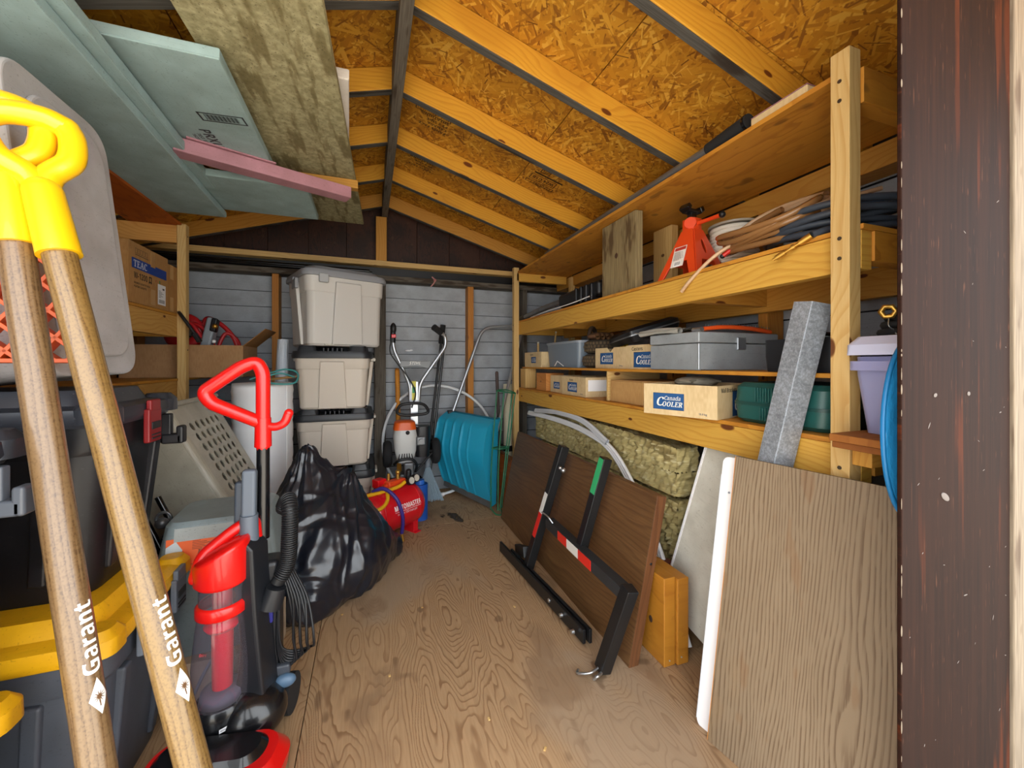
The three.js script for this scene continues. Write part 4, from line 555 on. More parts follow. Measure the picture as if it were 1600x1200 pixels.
  part(t, 'axle', rod(v(0.115, 0.37, 0.02), v(0.435, 0.37, 0.02), 0.009), M.black); part(t, 'brace', mg(rod(v(0.30, 0.24, 0), v(0.41, 0.36, 0), 0.007), rod(v(0.25, 0.56, 0.02), v(0.25, 0.2, 0.0), 0.014)), M.black);
  part(t, 'guard', plate([[0.105, 0.165], [0.345, 0.165], [0.335, 0.205], [0.12, 0.21]], 0.16, 0.006).translate(0, 0, -D - 0.02), M.black); part(t, 'cutter_head', lathe([[0, 0], [0.05, 0], [0.055, 0.03], [0.02, 0.06], [0.016, 0.17], [0, 0.17]], 20).translate(0.235, 0, -D + 0.03), M.black); done(t); }
{ const t = thing('push_broom', 'black twin pole lawn broom with clear grey fan of bristles right of the trimmer', 'broom'); for (const [dx, m] of [[0, M.black], [0.03, M.blackGloss]]) part(t, 'pole', rod(V(0.385 + dx, 0.2, -2.9), V(0.515 + dx * 0.8, 1.20, -2.99), 0.009), m); part(t, 'grip', rod(V(0.507, 1.13, -2.985), V(0.525, 1.27, -2.995), 0.019, 0.02, 14), M.rubber); part(t, 'socket', rod(V(0.39, 0.2, -2.9), V(0.405, 0.3, -2.905), 0.02), M.greyPl);
  const l = []; for (let i = 0; i < 34; i++) { const k = i / 33 - 0.5; l.push(rod(V(0.395 + k * 0.03, 0.23, -2.88), V(0.40 + k * 0.2, 0.004, -2.84 + rnd(-0.02, 0.02)), 0.0016, 0.0022, 5)); } const b = part(t, 'bristles', mg(l), std('#9fb4c2', 0.5)); b.userData.kind = 'stuff'; part(t, 'web', plate([[0.385, 0.24], [0.41, 0.24], [0.49, 0.01], [0.31, 0.01]], 0.003, 0.0005).translate(0, 0, -2.86), phy('#a9bfcc', 0.4, { transmission: 0.5 })); done(t); }
{ const t = thing('snow_pusher', 'teal plastic ribbed snow pusher scoop with silver U handle in the back corner', 'snow shovel'), X = V(0.55, 0, 0.835), Z = V(-0.835, 0, 0.55), o = V(0.528, 0, -2.955), W = 0.46, N = 64, Mv = 30, P = [], I = [], m = phy('#22a0c4', 0.4, { clearcoat: 0.1 });
  const prof = (k) => { const y = k * 0.575, q = Math.abs(k - 0.56), b = k < 0.56 ? 0.105 * k / 0.56 : 0.105 - (k - 0.56) * 0.14; return [y, b - 0.012 * Math.exp(-q * 22) - Math.pow(Math.max(0, k - 0.88) / 0.12, 2) * 0.07]; };
  for (const side of [0, 1]) for (let j = 0; j <= Mv; j++) for (let i = 0; i <= N; i++) { const u = i / N, k = j / Mv, [y, z] = prof(k), rib = u < 0.7 ? Math.pow(0.5 + 0.5 * Math.cos(u / 0.7 * 4 * 6.2832), 10) * 0.011 * step(0, 0.12, k) * step(1, 0.85, k) : 0, lift = (1 - u) * 0.07, p = o.clone().addScaledVector(X, u * W).addScaledVector(Z, z - rib * -1 - side * 0.005); p.y = y + lift * (1 - k * 0.6) + 0.02; P.push(p.x, p.y, p.z); }
  const S = (N + 1) * (Mv + 1); for (const side of [0, 1]) for (let j = 0; j < Mv; j++) for (let i = 0; i < N; i++) { const a = side * S + j * (N + 1) + i, b = a + N + 1; side ? I.push(a, b, a + 1, a + 1, b, b + 1) : I.push(a, a + 1, b, a + 1, b + 1, b); }
  const g = new THREE.BufferGeometry(); g.setAttribute('position', new THREE.Float32BufferAttribute(P, 3)); g.setIndex(I); g.computeVertexNormals(); part(t, 'scoop', uvm(g), m);
  const wing = new THREE.Shape(); wing.moveTo(0, 0.012); for (let j = 0; j <= Mv; j++) { const [y, z] = prof(j / Mv); wing.lineTo(z, y + 0.02); } wing.lineTo(-0.07, 0.60); wing.lineTo(-0.045, 0.02); const wm = (u) => place(plate(wing, 0.006, 0.001), o.clone().addScaledVector(X, u), Z, UP, X.clone().negate()); part(t, 'side_wing', wm(W), m); part(t, 'top_lip', beam(o.clone().addScaledVector(X, 0).addScaledVector(Z, -0.06).add(V(0, 0.62, 0)), o.clone().addScaledVector(X, W).addScaledVector(Z, -0.06).add(V(0, 0.595, 0)), 0.03, 0.012), std('#15708c', 0.45));
  part(t, 'wear_strip', beam(o.clone().add(V(0, 0.098, 0)).addScaledVector(Z, 0.006), o.clone().addScaledVector(X, W).add(V(0, 0.024, 0)).addScaledVector(Z, 0.006), 0.004, 0.05, UP, 0.001), M.dullSteel, 'bare metal wear strip along the lower edge');
  part(t, 'handle', pipe([V(0.565, 0.55, -2.95), V(0.83, 1.262, -2.985), V(1.17, 1.285, -2.985), V(0.865, 0.50, -2.72)], 0.0125, 0.09), std('#b4b9be', 0.3, { metalness: 0.7 })); part(t, 'handle_clip', bx(0.55, 0.59, 0.575, 0.63, 2.92, 2.98, 0.006), M.black); part(t, 'handle_clip', place(bxc(0.03, 0.09, 0.035, 0.006), V(0.872, 0.545, -2.735), X, UP, Z), m); done(t); }
{ const t = thing('pipe_hoop', 'big hoop of white plastic pipe standing against the back wall behind the trimmer', 'pipe'), P = []; for (let i = 0; i < 40; i++) { const a = i / 40 * 6.2832; P.push(V(0.475 + 0.405 * Math.cos(a) + 0.02 * Math.cos(2 * a), 0.414 + 0.402 * Math.sin(a), -2.93 - 0.045 * (Math.sin(a) * 0.5 + 0.5))); } part(t, 'pipe', tube(P, 0.0105, 160, 10, true), std('#dfe2e6', 0.45)); part(t, 'coupling', rod(V(0.40, 0.0145, -2.928), V(0.52, 0.0145, -2.928), 0.0145), M.white); done(t); }
{ const t = thing('broom_handle', 'orange-yellow wooden broom handle leaning behind the trimmer engine', 'handle'); part(t, 'shaft', rod(V(0.205, 0.0, -2.93), V(0.19, 0.93, -2.985), 0.0165, 0.0165), wood('#dd9a2e')); part(t, 'tip', ball(V(0.19, 0.93, -2.985), 0.0165), wood('#c98928')); done(t); }
{ const t = thing('wire_cage', 'green wire plant support standing folded between snow pusher and tabletop', 'plant support'), m = std('#1f6b48', 0.45), r = 0.0045; const L = [[[0.80, 0.80, -2.52], [0.755, 0.30, -2.5], [0.752, 0.03, -2.5]], [[0.84, 0.80, -2.49], [0.80, 0.35, -2.48], [0.79, 0.02, -2.47]], [[0.90, 0.79, -2.50], [0.84, 0.3, -2.48], [0.80, 0.02, -2.46]], [[0.93, 0.78, -2.52], [0.86, 0.3, -2.5], [0.82, 0.03, -2.48]]];
  for (const q of L) part(t, 'wire', tube(q.map((a) => V(...a)), r, 30, 7), m); part(t, 'ring', tube([V(0.80, 0.80, -2.52), V(0.86, 0.79, -2.46), V(0.93, 0.78, -2.52), V(0.88, 0.80, -2.56)], r, 40, 7, true), m); part(t, 'ring', tube([V(0.762, 0.42, -2.51), V(0.81, 0.42, -2.47), V(0.875, 0.42, -2.50), V(0.82, 0.42, -2.54)], r, 40, 7, true), m); part(t, 'foot', tube([V(0.752, 0.03, -2.5), V(0.77, 0.006, -2.45), V(0.80, 0.006, -2.43), V(0.815, 0.02, -2.47)], r, 30, 7), m); done(t); }
{ const t = thing('metal_rod', 'thin dark brown rod leaning upright in the back corner beside the green wire', 'rod'); part(t, 'rod', rod(V(0.925, 0.0, -2.8), V(0.90, 0.91, -2.84), 0.012), std('#3d2c28', 0.5)); part(t, 'tip', ball(V(0.90, 0.91, -2.84), 0.012), std('#55423c', 0.5)); done(t); }
{ const t = thing('cardboard_tube', 'off-white tube standing upright in the back corner by the shelf post', 'tube'); part(t, 'tube', rod(V(1.02, 0, -2.92), V(1.02, 0.82, -2.93), 0.036, 0.036, 26), std('#d6cfb4', 0.7)); part(t, 'band', rod(V(1.02, 0.30, -2.924), V(1.02, 0.345, -2.9245), 0.0375, 0.0375, 26), M.black); done(t); }
{ const t = thing('board_offcut', 'brown particle board offcut standing low in the back corner behind the green wire', 'board'); part(t, 'board', slab(V(0.86, 0.0, -2.45), V(-0.01, 0, -0.3), V(0.03, 0.34, 0), 0.03, 0.002), std('#b5783a', 0.7, { map: plyTex })); part(t, 'edge', slab(V(0.89, 0.341, -2.45), V(-0.01, 0, -0.3), V(0.0, 0.003, 0), 0.03, 0.0005), std('#7a4620', 0.7)); done(t); }
{ const t = thing('air_compressor', 'red horizontal tank air compressor with yellow hose and gauges on the floor', 'compressor', undefined, [0.115, 0, -2.36]), m = phy('#cf1220', 0.3, { clearcoat: 0.4 }), R = 0.118;
  const prof = [[0, -0.2], [0.05, -0.196], [0.09, -0.178], [R - 0.004, -0.15], [R, -0.12], [R, 0.12], [R - 0.004, 0.15], [0.09, 0.178], [0.05, 0.196], [0, 0.2]]; part(t, 'tank', lathe(prof, 40).rotateZ(-Math.PI / 2).translate(0, 0.155, 0), m); part(t, 'weld_seam', mg([-0.12, 0.12].map((x) => new THREE.TorusGeometry(R + 0.0005, 0.002, 6, 40).rotateY(Math.PI / 2).translate(x, 0.155, 0))), m);
  for (const x of [-0.11, 0.12]) part(t, 'foot', mg(bxc(0.035, 0.075, 0.15, 0.004).translate(x, 0.0375, 0.0), bxc(0.045, 0.006, 0.19, 0.002).translate(x, 0.003, 0)), m);
  part(t, 'manifold', mg(bxc(0.12, 0.04, 0.05, 0.008).translate(0.03, 0.293, 0), rod(V(-0.05, 0.29, 0), V(0.1, 0.29, 0), 0.014)), std('#e04a1e', 0.4)); part(t, 'pressure_switch', bxc(0.06, 0.05, 0.06, 0.008).translate(-0.04, 0.30, -0.05), M.red); part(t, 'fitting', mg(rod(V(0.0, 0.29, -0.02), V(0.0, 0.35, -0.02), 0.009), rod(V(0.05, 0.30, 0), V(0.05, 0.345, 0), 0.011), ball(V(0.05, 0.35, 0), 0.015)), M.brass);
  for (const [x, z] of [[0.10, 0.05], [0.155, 0.03]]) { const g = part(t, 'gauge', rod(V(x, 0.293, z - 0.012), V(x, 0.30, z + 0.012), 0.024, 0.024, 22), M.black); part(g, 'dial', rod(V(x, 0.3, z + 0.0122), V(x, 0.3003, z + 0.0132), 0.019, 0.019, 22), M.offWhite); } part(t, 'regulator_knob', mg(rod(V(0.125, 0.27, 0.0), V(0.13, 0.33, 0.0), 0.018), ball(V(0.13, 0.335, 0), 0.018)), M.black);
  const tx = ink(512, 160, (g) => { g.fillStyle = '#f4ecec'; g.font = 'bold 84px sans-serif'; g.fillText('MOTOMASTER', 14, 84, 484); g.fillRect(20, 98, 470, 5); g.font = '40px sans-serif'; g.fillText('oil free 150 max psi', 60, 142, 390); });
  const cyl = new THREE.CylinderGeometry(R + 0.0008, R + 0.0008, 0.2, 20, 1, true, -0.38, 0.6); cyl.rotateZ(Math.PI / 2); { const p = cyl.attributes.position, u = cyl.attributes.uv; const a0 = []; for (let i = 0; i < p.count; i++) { const a = Math.atan2(p.getY(i), p.getZ(i)); u.setXY(i, (p.getX(i) + 0.1) / 0.2, clamp((a - (-0.1)) / 0.62)); } }
  { const gg = new THREE.PlaneGeometry(0.2, 0.07, 1, 12), p = gg.attributes.position; for (let i = 0; i < p.count; i++) { const a = 0.2 + p.getY(i) / R; p.setXYZ(i, p.getX(i) + 0.03, 0.155 + (R + 0.0008) * Math.sin(a), (R + 0.0008) * Math.cos(a)); } gg.computeVertexNormals(); part(t, 'lettering', gg, std('#ffffff', 0.4, { map: tx, transparent: true })); }
  part(t, 'yellow_hose', tube([V(-0.19, 0.235, 0.03), V(-0.2, 0.27, 0.02), V(-0.1, 0.275, 0.03), V(0.02, 0.285, 0.05), V(0.06, 0.30, 0.05)], 0.0105, 50, 8), std('#e0a818', 0.4)); part(t, 'yellow_hose', tube([V(-0.06, 0.283, 0.045), V(-0.09, 0.24, 0.085), V(-0.15, 0.215, 0.1), V(-0.2, 0.22, 0.07)], 0.0105, 40, 8), std('#e0a818', 0.4));
  part(t, 'blue_hose', tube([V(-0.12, 0.28, 0.0), V(-0.09, 0.30, 0.05), V(-0.055, 0.25, 0.115), V(-0.03, 0.16, 0.135), V(-0.022, 0.10, 0.13), V(-0.02, 0.05, 0.118)], 0.0105, 50, 8), std('#3a2a7c', 0.4), 'purple-blue hose hanging over the tank'); part(t, 'hose_end', rod(V(-0.02, 0.055, 0.118), V(-0.016, 0.006, 0.125), 0.0085), M.brass); t.rotation.y = 0.62; }
{ const t = thing('blue_can', 'small blue plastic can on the floor behind the compressor', 'can'); part(t, 'body', rod(V(0.30, 0.0, -2.56), V(0.30, 0.22, -2.56), 0.05, 0.05, 26), std('#1f56b4', 0.4)); part(t, 'cap', rod(V(0.30, 0.22, -2.56), V(0.30, 0.245, -2.56), 0.03, 0.028, 20), std('#2f6fd0', 0.4)); done(t); }

{ const t = thing('string_scrap', 'scrap of pink string hanging from the top plate near the back right', 'string'); part(t, 'string', tube([V(0.44, 1.625, -2.985), V(0.46, 1.60, -2.975), V(0.45, 1.575, -2.97), V(0.43, 1.55, -2.972)], 0.005, 20, 6), std('#c98f8c', 0.9)); part(t, 'knot', ball(V(0.46, 1.60, -2.975), 0.011), std('#b87c7a', 0.9)); done(t); }
// ---------- left shelving unit with its boxes
{ const t = thing('shelf_unit', 'pine shelving unit at the back left corner holding cardboard boxes', 'shelf'), X = -0.925, N = 1.56, Fz = 2.50;
  for (const d of [Fz, N]) part(t, 'post', bx(X - 0.005, X + 0.033, 0, 1.70, d, d + 0.04), M.pinePale);
  for (const d of [Fz, N]) part(t, 'post', bx(-1.28, -1.242, 0, 1.62, d, d + 0.04), M.pinePale);
  for (const [y0, y1] of [[1.118, 1.222], [0.80, 0.89]]) { part(t, 'rail', bx(X - 0.045, X - 0.006, y0, y1, N, Fz + 0.04), wood('#d8b068')); part(t, 'cross_rail', bx(-1.24, X - 0.046, y0, y1, Fz - 0.001, Fz + 0.037), M.pine); part(t, 'cross_rail', bx(-1.24, X - 0.046, y0, y1, N, N + 0.037), M.pine); }
  part(t, 'cross_rail', bx(-1.24, X - 0.006, 1.60, 1.69, Fz, Fz + 0.038), wood('#d8a860')); part(t, 'deck', bx(-1.28, X - 0.004, 1.223, 1.235, N, Fz + 0.04, 0.001), M.ply); part(t, 'deck', bx(-1.28, X + 0.0, 0.891, 0.903, N, 2.97, 0.001), M.ply); part(t, 'deck', bx(-1.13, X + 0.015, 1.692, 1.704, 0.9, Fz + 0.03, 0.001), std('#c8813a', 0.6, { map: plyTex })); 
  for (const y of [1.64, 1.18, 1.05]) part(t, 'screw', rod(V(X + 0.0335, y, -Fz - 0.02), V(X + 0.035, y, -Fz - 0.02), 0.004, 0.004, 8), M.screw); done(t); }
const EAST = V(1, 0, 0);
function carton(name, label, x0, x1, y0, y1, d0, d1, mat) { const t = thing(name, label, 'box'), e = 0.004; part(t, 'side_panel', bx(x1 - e, x1, y0, y1, d0, d1, 0.0015), mat); part(t, 'side_panel', bx(x0, x0 + e, y0, y1, d0, d1, 0.0015), mat); part(t, 'end_panel', bx(x0 + e, x1 - e, y0, y1, d0, d0 + e, 0.001), mat); part(t, 'end_panel', bx(x0 + e, x1 - e, y0, y1, d1 - e, d1, 0.001), mat); part(t, 'top_flap', bx(x0 + e, (x0 + x1) / 2 - 0.001, y1 - e, y1 + 0.001, d0 + e, d1 - e, 0.001), mat); part(t, 'top_flap', bx((x0 + x1) / 2 + 0.001, x1 - e, y1 - e, y1 + 0.001, d0 + e, d1 - e, 0.001), mat); part(t, 'box_base', bx(x0 + e, x1 - e, y0, y0 + e, d0 + e, d1 - e, 0.001), mat); return t; }
{ const y0 = 1.236, h = 0.255, t = carton('cardboard_box', 'brown carton with blue printed band and white label on the left shelf', -1.24, -0.928, y0, y0 + h, 2.06, 2.40, M.card);
  printOn(t, 'printed_side', ink(1024, 768, (g) => { g.clearRect(0, 0, 1024, 768); g.fillStyle = '#143f94'; g.fillRect(70, 200, 900, 130); g.fillStyle = '#cfd3dc'; g.font = 'bold 120px serif'; g.fillText('TEAC', 110, 308, 330); g.fillStyle = '#2c241c'; g.font = 'bold 110px sans-serif'; g.fillText('W-1200', 120, 452, 330); g.lineWidth = 16; g.strokeStyle = '#2c241c'; g.strokeRect(490, 376, 56, 64); g.fillRect(478, 446, 30, 14); g.fillRect(528, 446, 30, 14); g.font = 'bold 34px sans-serif'; g.fillText('DOUBLE CASSETTE DECK', 120, 520, 420); g.fillText('PLATINE CASSETTE', 120, 566, 400); for (let i = 0; i < 5; i++) { g.strokeStyle = '#5a4630'; g.lineWidth = 5; g.strokeRect(150 + i * 62, 70, 44, 60); } g.fillRect(150, 146, 320, 8); g.fillStyle = '#b04028'; g.fillRect(660, 380, 20, 26); g.fillStyle = '#2f7a3c'; g.fillRect(760, 372, 30, 40); }), 0.34, h, V(-0.9274, y0 + h / 2, -2.23), EAST, UP, { alpha: true });
  printOn(t, 'shipping_label', ink(200, 256, (g) => { g.fillStyle = '#eeeef0'; g.fillRect(0, 0, 200, 256); g.fillStyle = '#30303a'; g.fillRect(120, 40, 50, 22); for (let i = 0; i < 6; i++) g.fillRect(24, 80 + i * 16, 50 + (i * 37) % 90, 5); for (let i = 0; i < 30; i++) g.fillRect(30 + i * 5, 190, 1 + (i * 5) % 4, 44); }), 0.075, 0.095, V(-0.9268, y0 + 0.068, -2.335), EAST, UP);
  for (const y of [y0 + 0.045, y0 + 0.215]) part(t, 'packing_tape', bx(-0.928, -0.9266, y - 0.035, y + 0.035, 2.235, 2.275, 0.0004), M.tape);
  part(t, 'printed_end', bx(-1.2, -0.97, y0 + 0.145, y0 + 0.19, 2.0588, 2.06, 0.0004), std('#143f94', 0.6), 'blue band on the near end'); done(t); }
{ const y0 = 1.236, t = carton('cardboard_box', 'plain brown carton with tape behind the blue banded one', -1.24, -0.932, y0, y0 + 0.235, 2.405, 2.64, std('#b0844f', 0.85, { map: cardTex })); for (const y of [y0 + 0.04, y0 + 0.2]) part(t, 'packing_tape', bx(-0.932, -0.9306, y - 0.035, y + 0.035, 2.43, 2.465, 0.0004), M.tape); printOn(t, 'printed_letters', ink(128, 96, (g) => { g.fillStyle = '#2c241c'; g.font = 'bold 84px sans-serif'; g.fillText('VA', 4, 80, 120); }), 0.06, 0.045, V(-0.9314, y0 + 0.19, -2.585), EAST, UP, { alpha: true }); done(t); }
{ const t = thing('cardboard_box', 'open brown carton with raised flap on the lower left shelf', 'box'), m = std('#b58f68', 0.85, { map: cardTex }), d = 2.62, y0 = 0.904, y1 = 1.082;
  part(t, 'box_wall', bx(-1.22, -0.67, y0, y1, d, d + 0.004, 0.001), m); part(t, 'box_wall', bx(-0.674, -0.67, y0, y1, d + 0.004, d + 0.3, 0.001), m); part(t, 'box_wall', bx(-1.22, -1.216, y0, y1, d + 0.004, d + 0.3, 0.001), m); part(t, 'box_wall', bx(-1.216, -0.674, y0, y1, d + 0.296, d + 0.3, 0.001), m); part(t, 'box_base', bx(-1.216, -0.674, y0, y0 + 0.004, d + 0.004, d + 0.296, 0.001), m);
  part(t, 'flap', slab(V(-0.672, y1, -d - 0.01), V(0, 0, -0.27), V(0.11, 0.10, 0), 0.004, 0.001), std('#a97a45', 0.85, { map: cardTex })); done(t); }
{ const t = thing('booster_cables', 'red cables with grey clamps heaped in the open carton', 'cables'), D = 2.76, r = std('#b3161c', 0.4), v = (x, y, z = 0) => V(x, y, -D + z);
  for (const [a, b, c, z] of [[-0.98, -0.90, -0.80, 0.05], [-0.97, -0.87, -0.82, 0.02], [-1.0, -0.93, -0.86, -0.03]]) part(t, 'cable', tube([v(a, 1.21, z), v((a + b) / 2, 1.20, z), v(b, 1.14, z), v(c, 1.0, z)], 0.011, 40, 8), r);
  part(t, 'cable', tube([v(-0.93, 1.18, -0.06), v(-0.9, 1.245, -0.05), v(-0.84, 1.22, -0.05), v(-0.77, 1.14, -0.05), v(-0.735, 1.03, -0.05)], 0.013, 50, 8), r); part(t, 'cable', tube([v(-0.86, 1.0, -0.02), v(-0.8, 1.16, -0.04), v(-0.75, 1.12, -0.05), v(-0.72, 1.0, -0.02)], 0.011, 40, 8), r); part(t, 'cable_coil', new THREE.TorusGeometry(0.07, 0.03, 12, 30).scale(1, 1.1, 0.8).translate(-1.0, 1.16, -D - 0.02), r);
  part(t, 'clamp', beam(v(-0.875, 1.05, 0.05), v(-0.845, 1.24, 0.02), 0.05, 0.07, NEAR, 0.012), std('#8d969e', 0.4)); part(t, 'clamp_jaw', beam(v(-0.835, 1.16, 0.06), v(-0.825, 1.235, 0.05), 0.03, 0.05, NEAR, 0.008), M.black); part(t, 'clamp_spring', ball(v(-0.82, 1.19, 0.085), 0.014), M.brass); part(t, 'button', ball(v(-0.828, 1.105, 0.075), 0.011), M.white);
  done(t);
  const u = thing('black_strap', 'black strap end hanging from the shelf in front of the red cables', 'strap'); part(u, 'strap', tube([V(-0.92, 1.243, -2.50), V(-0.90, 1.23, -2.46), V(-0.86, 1.17, -2.45), V(-0.83, 1.12, -2.45)], 0.008, 24, 8), M.black); part(u, 'end', beam(V(-0.84, 1.135, -2.45), V(-0.815, 1.09, -2.45), 0.02, 0.03, NEAR, 0.005), M.blackPl); done(u); }

// ---------- foam and other boards stored flat overhead
{ const sheet = (name, label, x0, x1, y, th, d0, d1, body, edge, cat = 'foam board', skew = 0) => { const t = thing(name, label, cat); const g = bx(x0, x1, y, y + th, d0, d1, 0.003, 2), e = bx(x0 - 0.001, x1 + 0.001, y + 0.004, y + th - 0.004, d0 - 0.001, d1 + 0.001, 0.0005, 2); if (skew) for (const q of [g, e]) q.applyMatrix4(new THREE.Matrix4().set(1, 0, -skew, 0, 0, 1, 0, 0, 0, 0, 1, 0, 0, 0, 0, 1)); part(t, 'sheet', g, body); part(t, 'cut_edge', e, edge); return t; };
  done(sheet('foam_board', 'large grey-blue foam board lying lowest overhead, on the left shelf top', -0.98, -0.60, 1.706, 0.03, 0.78, 2.34, M.foamBlue, M.foamBlue, undefined, -0.03));
  done(sheet('foam_board', 'pale blue foam board directly on top of the lowest grey-blue one', -0.88, -0.575, 1.737, 0.035, 0.70, 2.05, M.foamBlue, M.foamBlue, undefined, -0.025));
  const b = sheet('foam_board', 'pale blue foam board with printed barcode, overhead beside the speckled board', -0.80, -0.375, 1.787, 0.032, 1.255, 1.90, M.foamBlue, M.foamBlue);
  const DOWN = V(0, -1, 0), c = V(-0.455, 1.7864, -1.555);
  printOn(b, 'barcode', ink(256, 96, (g) => { g.strokeStyle = '#20242a'; g.lineWidth = 10; g.strokeRect(6, 6, 244, 84); g.fillStyle = '#20242a'; for (let i = 0; i < 34; i++) g.fillRect(40 + i * 5.4, 18, 1.5 + (i * 7) % 4, 60); }), 0.135, 0.05, c, DOWN, V(0.1, 0, -1)); printOn(b, 'printed_letters', ink(256, 128, (g) => { g.fillStyle = '#20242a'; g.font = 'bold 76px sans-serif'; g.fillText('PRXU', 6, 64, 240); g.font = 'bold 26px sans-serif'; g.fillText('7853  83 08', 60, 96, 180); g.fillText('16233  94 13', 70, 124, 180); }), 0.16, 0.08, V(-0.545, 1.7864, -1.72), DOWN, V(1, 0, 0.12), { alpha: true }); for (const m of b.children) if (m.name === 'barcode') m.material.transparent = true; done(b);
  done(sheet('foam_board', 'short greyish blue foam board overhead behind the pink strip', -0.75, -0.255, 1.742, 0.03, 1.93, 2.33, M.foamBlue, M.foamBlue));
  { const t = thing('foam_strip', 'dusty pink foam strip lying crosswise under the overhead boards', 'foam strip'); part(t, 'strip', beam(V(-0.66, 1.755, -1.74), V(-0.09, 1.755, -1.97), 0.07, 0.05, UP, 0.003), M.foamPink); part(t, 'cut_edge', beam(V(-0.66, 1.755, -1.74), V(-0.0885, 1.755, -1.9706), 0.064, 0.044, UP, 0.001), M.foamPink); part(t, 'upper_layer', beam(V(-0.62, 1.784, -1.735), V(-0.36, 1.784, -1.84), 0.05, 0.006, UP, 0.002), M.foamPink); done(t); }
  done(sheet('speckled_board', 'long speckled grey-green board overhead, beside the ridge', -0.50, -0.152, 1.845, 0.022, 0.92, 2.64, M.speck, M.speck, 'board', 0.045));
  done(sheet('foam_strip', 'white foam strip lying on the speckled board along its outer edge', -0.20, 0.0, 1.869, 0.035, 1.345, 2.15, M.foamWhite, M.foamWhite, 'foam strip', -0.045));
  const s = thing('bearer', 'pine bearer carrying the overhead boards', 'timber'); part(s, 'board', bx(-1.02, -0.05, 1.803, 1.842, 2.00, 2.04), M.pineOrange); part(s, 'knot', ball(V(-0.4, 1.82, -1.9995), 0.008, 1, 1, 0.2), M.dark); done(s); }

// ---------- tubs on the left
function ruggedTote(name, label, w, d, h, cols, o = {}) {   // w along x, d along z, origin at base centre
  const t = thing(name, label, 'storage tote'), lid = 0.075, hb = h - lid, { body: B, lid: L, latch } = cols;
  part(t, 'body', loft([[w * 0.86, d * 0.84, 0, 0.05], [w * 0.88, d * 0.86, 0.02, 0.06], [w * 0.95, d * 0.95, hb - 0.06, 0.06]], 6), B);
  part(t, 'rim_band', loft([[w * 0.965, d * 0.965, hb - 0.065, 0.055], [w * 0.985, d * 0.985, hb - 0.055, 0.055], [w * 0.985, d * 0.985, hb, 0.055]], 6), B);
  for (const k of [-1, 1]) { part(t, 'body_rib', beam(V(w * 0.44, 0.04, k * d * 0.22), V(w * 0.482, hb - 0.07, k * d * 0.26), 0.02, 0.03, NEAR, 0.006), B); part(t, 'body_rib', beam(V(k * w * 0.3, 0.04, d * 0.428), V(k * w * 0.33, hb - 0.07, d * 0.478), 0.02, 0.03, WEST, 0.006), B); }
  part(t, 'lid', loft([[w + 0.004, d + 0.004, hb - 0.004, 0.05], [w + 0.02, d + 0.02, hb + 0.012, 0.055], [w + 0.015, d + 0.015, hb + 0.035, 0.055], [w - 0.03, d - 0.03, hb + 0.042, 0.05]], 6), L); part(t, 'lid_top', loft([[w - 0.06, d - 0.05, hb + 0.04, 0.05], [w - 0.09, d - 0.08, h, 0.05]], 6), L);
  for (const sx of [-1, 1]) for (const sz of [-1, 1]) part(t, 'lid_corner', loft([[0.075, 0.07, hb + 0.004, 0.025], [0.075, 0.07, hb + 0.036, 0.028], [0.05, 0.045, hb + 0.052, 0.02]], 5).translate(sx * (w / 2 - 0.022), 0, sz * (d / 2 - 0.022)), L);
  for (const k of o.latches ?? [0]) { const l = part(t, 'latch', mg(bxc(0.014, 0.085, 0.062, 0.004).translate(w / 2 + 0.014, hb - 0.022, k), bxc(0.012, 0.03, 0.05, 0.004).translate(w / 2 + 0.016, hb + 0.028, k)), latch); part(l, 'latch_slot', mg(bxc(0.004, 0.018, 0.042, 0.001).translate(w / 2 + 0.021, hb - 0.022, k), bxc(0.004, 0.004, 0.042, 0.001).translate(w / 2 + 0.021, hb - 0.045, k), bxc(0.004, 0.004, 0.042, 0.001).translate(w / 2 + 0.021, hb - 0.054, k)), M.black); }
  for (const k of o.hooks ?? []) part(t, 'handle_bracket', mg(bxc(0.05, 0.028, 0.03, 0.006).translate(w / 2 + 0.018, hb - 0.075, k), bxc(0.018, 0.05, 0.03, 0.006).translate(w / 2 + 0.036, hb - 0.064, k), bxc(0.03, 0.08, 0.02, 0.004).translate(w / 2 - 0.0, hb - 0.045, k)), o.bracket ?? B);
  return t;
}
const blackTub = { body: M.blackPl, lid: std('#ffffff', 0.36, { map: tex(256, 256, 0.3, 0.3, (u, v) => { const f = fbm(u, v, 6, 6, 5, 4), k = vn(u * 90, v * 90, 90, 90, 7); return mix3(mix3([34, 36, 43], [54, 57, 64], f), [128, 126, 122], step(0.92, 0.99, k) * 0.6); }) }), latch: std('#7d1418', 0.4) };
const yellowTub = { body: std('#4b505a', 0.5, { map: dustTex }), lid: std('#f0b414', 0.4, { map: dustTex }), latch: std('#5d646e', 0.45) };
{ const y1 = ruggedTote('storage_tote', 'grey tote with yellow lid under the black tote with the red latch', 0.66, 0.36, 0.47, yellowTub, { latches: [-0.10, 0.06] }); y1.position.set(-0.822, 0, -1.195);
  const y2 = ruggedTote('storage_tote', 'nearest grey tote with yellow lid, at the lower left edge', 0.60, 0.36, 0.43, yellowTub, { latches: [0] }); y2.position.set(-0.888, 0, -0.775);
  const a = ruggedTote('storage_tote', 'black tote with dusty lid and red latch on the yellow lidded tote', 0.60, 0.31, 0.45, blackTub, { latches: [-0.01], hooks: [-0.115] }); a.position.set(-0.835, 0.4705, -1.255);
  const b = ruggedTote('storage_tote', 'nearest black tote with grey lid at the left edge', 0.58, 0.34, 0.46, { ...blackTub, latch: M.blackPl }, { latches: [], hooks: [-0.12], bracket: std('#5a5f68', 0.35) }); b.position.set(-0.872, 0.4305, -0.785); }
